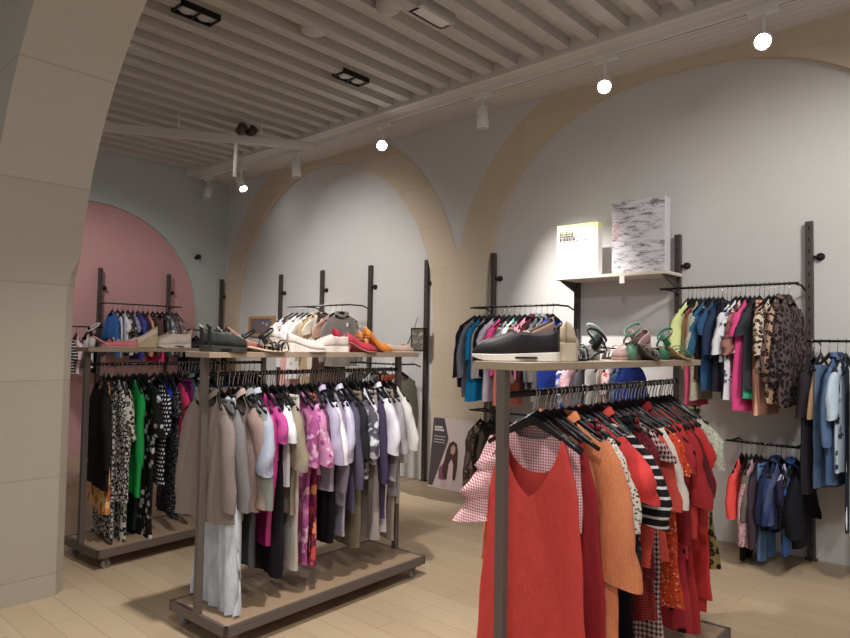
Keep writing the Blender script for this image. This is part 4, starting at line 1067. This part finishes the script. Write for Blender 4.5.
dsk = thing('ceiling_speaker', 'round white ceiling speaker between the joists', 'speaker', (-4.36, 3.37, 4.235))
MB().lathe([(.0, -.03), (.085, -.03), (.105, -.02), (.11, .0), (.11, .16), (.0, .16)], 28).build('disc', M_JOIST, dsk)
MB().lathe([(.0, -.034), (.07, -.034), (.072, -.029), (.0, -.029)], 24).build('grille', plain('speaker_grille', (206, 200, 192), .7), dsk)
pn = thing('ceiling_panel', 'flat white service panel between the joists near the top of the photo', 'panel', (-3.45, 3.84, 4.24))
MB().box((-.08, -.2, -.02), (.08, .2, .16)).build('panel_cover', M_JOIST, pn, .004)
MB().box((-.05, -.17, -.023), (.05, .17, -.02)).build('panel_lid', M_WHITE, pn)
L = bpy.data.lights.new('added_panel_spot', 'SPOT'); L.energy = 650; L.spot_size = radians(38); L.spot_blend = 1; L.shadow_soft_size = .03; L.color = (1, .97, .93)  # spot added at the panel for the bright wall round the shelf
lo = bpy.data.objects.new('added_panel_spot', L); COL.objects.link(lo); lo.parent = pn; lo.location = (0, .1, -.05)
lo.rotation_euler = (Vector((-3.15, 5.8, 1.75)) - Vector((-3.45, 3.94, 4.19))).to_track_quat('-Z', 'Y').to_euler()
rd = thing('smoke_detector', 'round white smoke detector at the top edge of the photo', 'detector', (-3.6, 3.5, 4.225))
MB().lathe([(.0, -.05), (.06, -.05), (.095, -.02), (.1, .0), (.1, .175), (.0, .175)], 28).build('detector_body', M_JOIST, rd)
# suspended beam with a dark twin spot
b0, b1 = Vector((-7.66, 2.95, 4.0)), Vector((-6.35, 4.95, 4.0))
sb = thing('suspended_beam', 'white suspended lighting beam crossing under the joists at the back', 'beam', (0, 0, 0))
dr = (b1 - b0).normalized(); nx = Vector((-dr.y, dr.x, 0))
bm_ = MB(); w_ = .035
bm_.add([b0 + nx * w_ + Vector((0, 0, q)) for q in (-.045, .045)] + [b0 - nx * w_ + Vector((0, 0, q)) for q in (.045, -.045)] + [b1 + nx * w_ + Vector((0, 0, q)) for q in (-.045, .045)] + [b1 - nx * w_ + Vector((0, 0, q)) for q in (.045, -.045)],
        [(0, 1, 2, 3), (7, 6, 5, 4), (0, 4, 5, 1), (1, 5, 6, 2), (2, 6, 7, 3), (3, 7, 4, 0)])
bm_.build('beam', plain('beam_paint', (206, 198, 188), .5), sb)
for f in (.35, .74):
    p = b0.lerp(b1, f); MB().tube([p + Vector((0, 0, .05)), p + Vector((0, 0, .345))], .006, 8).build('suspension_rod', M_WHITE, sb)
p = b0.lerp(b1, .62); MB().tube([p + Vector((0, 0, -.05)), p + Vector((-.1, .05, -.42))], .022, 10).build('drop_tube', M_WHITE, sb)
ds = thing('beam_spotlight', 'dark twin spotlight fixed on the suspended beam', 'spotlight', tuple(b0.lerp(b1, .66) + Vector((0, 0, .06))))
MB().box((-.06, -.06, 0), (.06, .06, .06)).build('bracket', M_BLACK, ds, .004)
for s in (-1, 1):
    MB().lathe([(.035, -.06), (.05, -.06), (.055, .05), (.0, .05)], 18, Matrix.Translation((.07, s * .07 - .02, .04)) @ Matrix.Rotation(radians(60), 4, 'Y')).build('lamp', M_METAL, ds)

# ------------------------------------------------------------------ ambient fill added for the open rest of the shop, camera
w = bpy.data.worlds.new('shop'); SC.world = w; w.use_nodes = True
bgn = w.node_tree.nodes['Background']; bgn.inputs[0].default_value = (.92, .95, 1.0, 1); bgn.inputs[1].default_value = .33

cam = bpy.data.cameras.new('camera'); co = bpy.data.objects.new('camera', cam); COL.objects.link(co)
F_PX, YAW, PITCH, ROLL = 656.69, radians(42.094), radians(2.264), radians(.940)
cam.sensor_width = 36; cam.lens = F_PX / 850 * 36; cam.clip_start = .05
fwd = Vector((-sin(YAW) * cos(PITCH), cos(YAW) * cos(PITCH), sin(PITCH))); rt = Vector((cos(YAW), sin(YAW), 0)); up = rt.cross(fwd)
r2 = rt * cos(ROLL) + up * sin(ROLL); u2 = -rt * sin(ROLL) + up * cos(ROLL)
co.matrix_world = Matrix(((r2.x, u2.x, -fwd.x, 0), (r2.y, u2.y, -fwd.y, 0), (r2.z, u2.z, -fwd.z, 1.6), (0, 0, 0, 1)))
SC.camera = co
vs_ = SC.view_settings; vs_.view_transform = 'Standard'; vs_.look = 'None'; vs_.exposure = .25; vs_.gamma = 1; vs_.use_curve_mapping = False
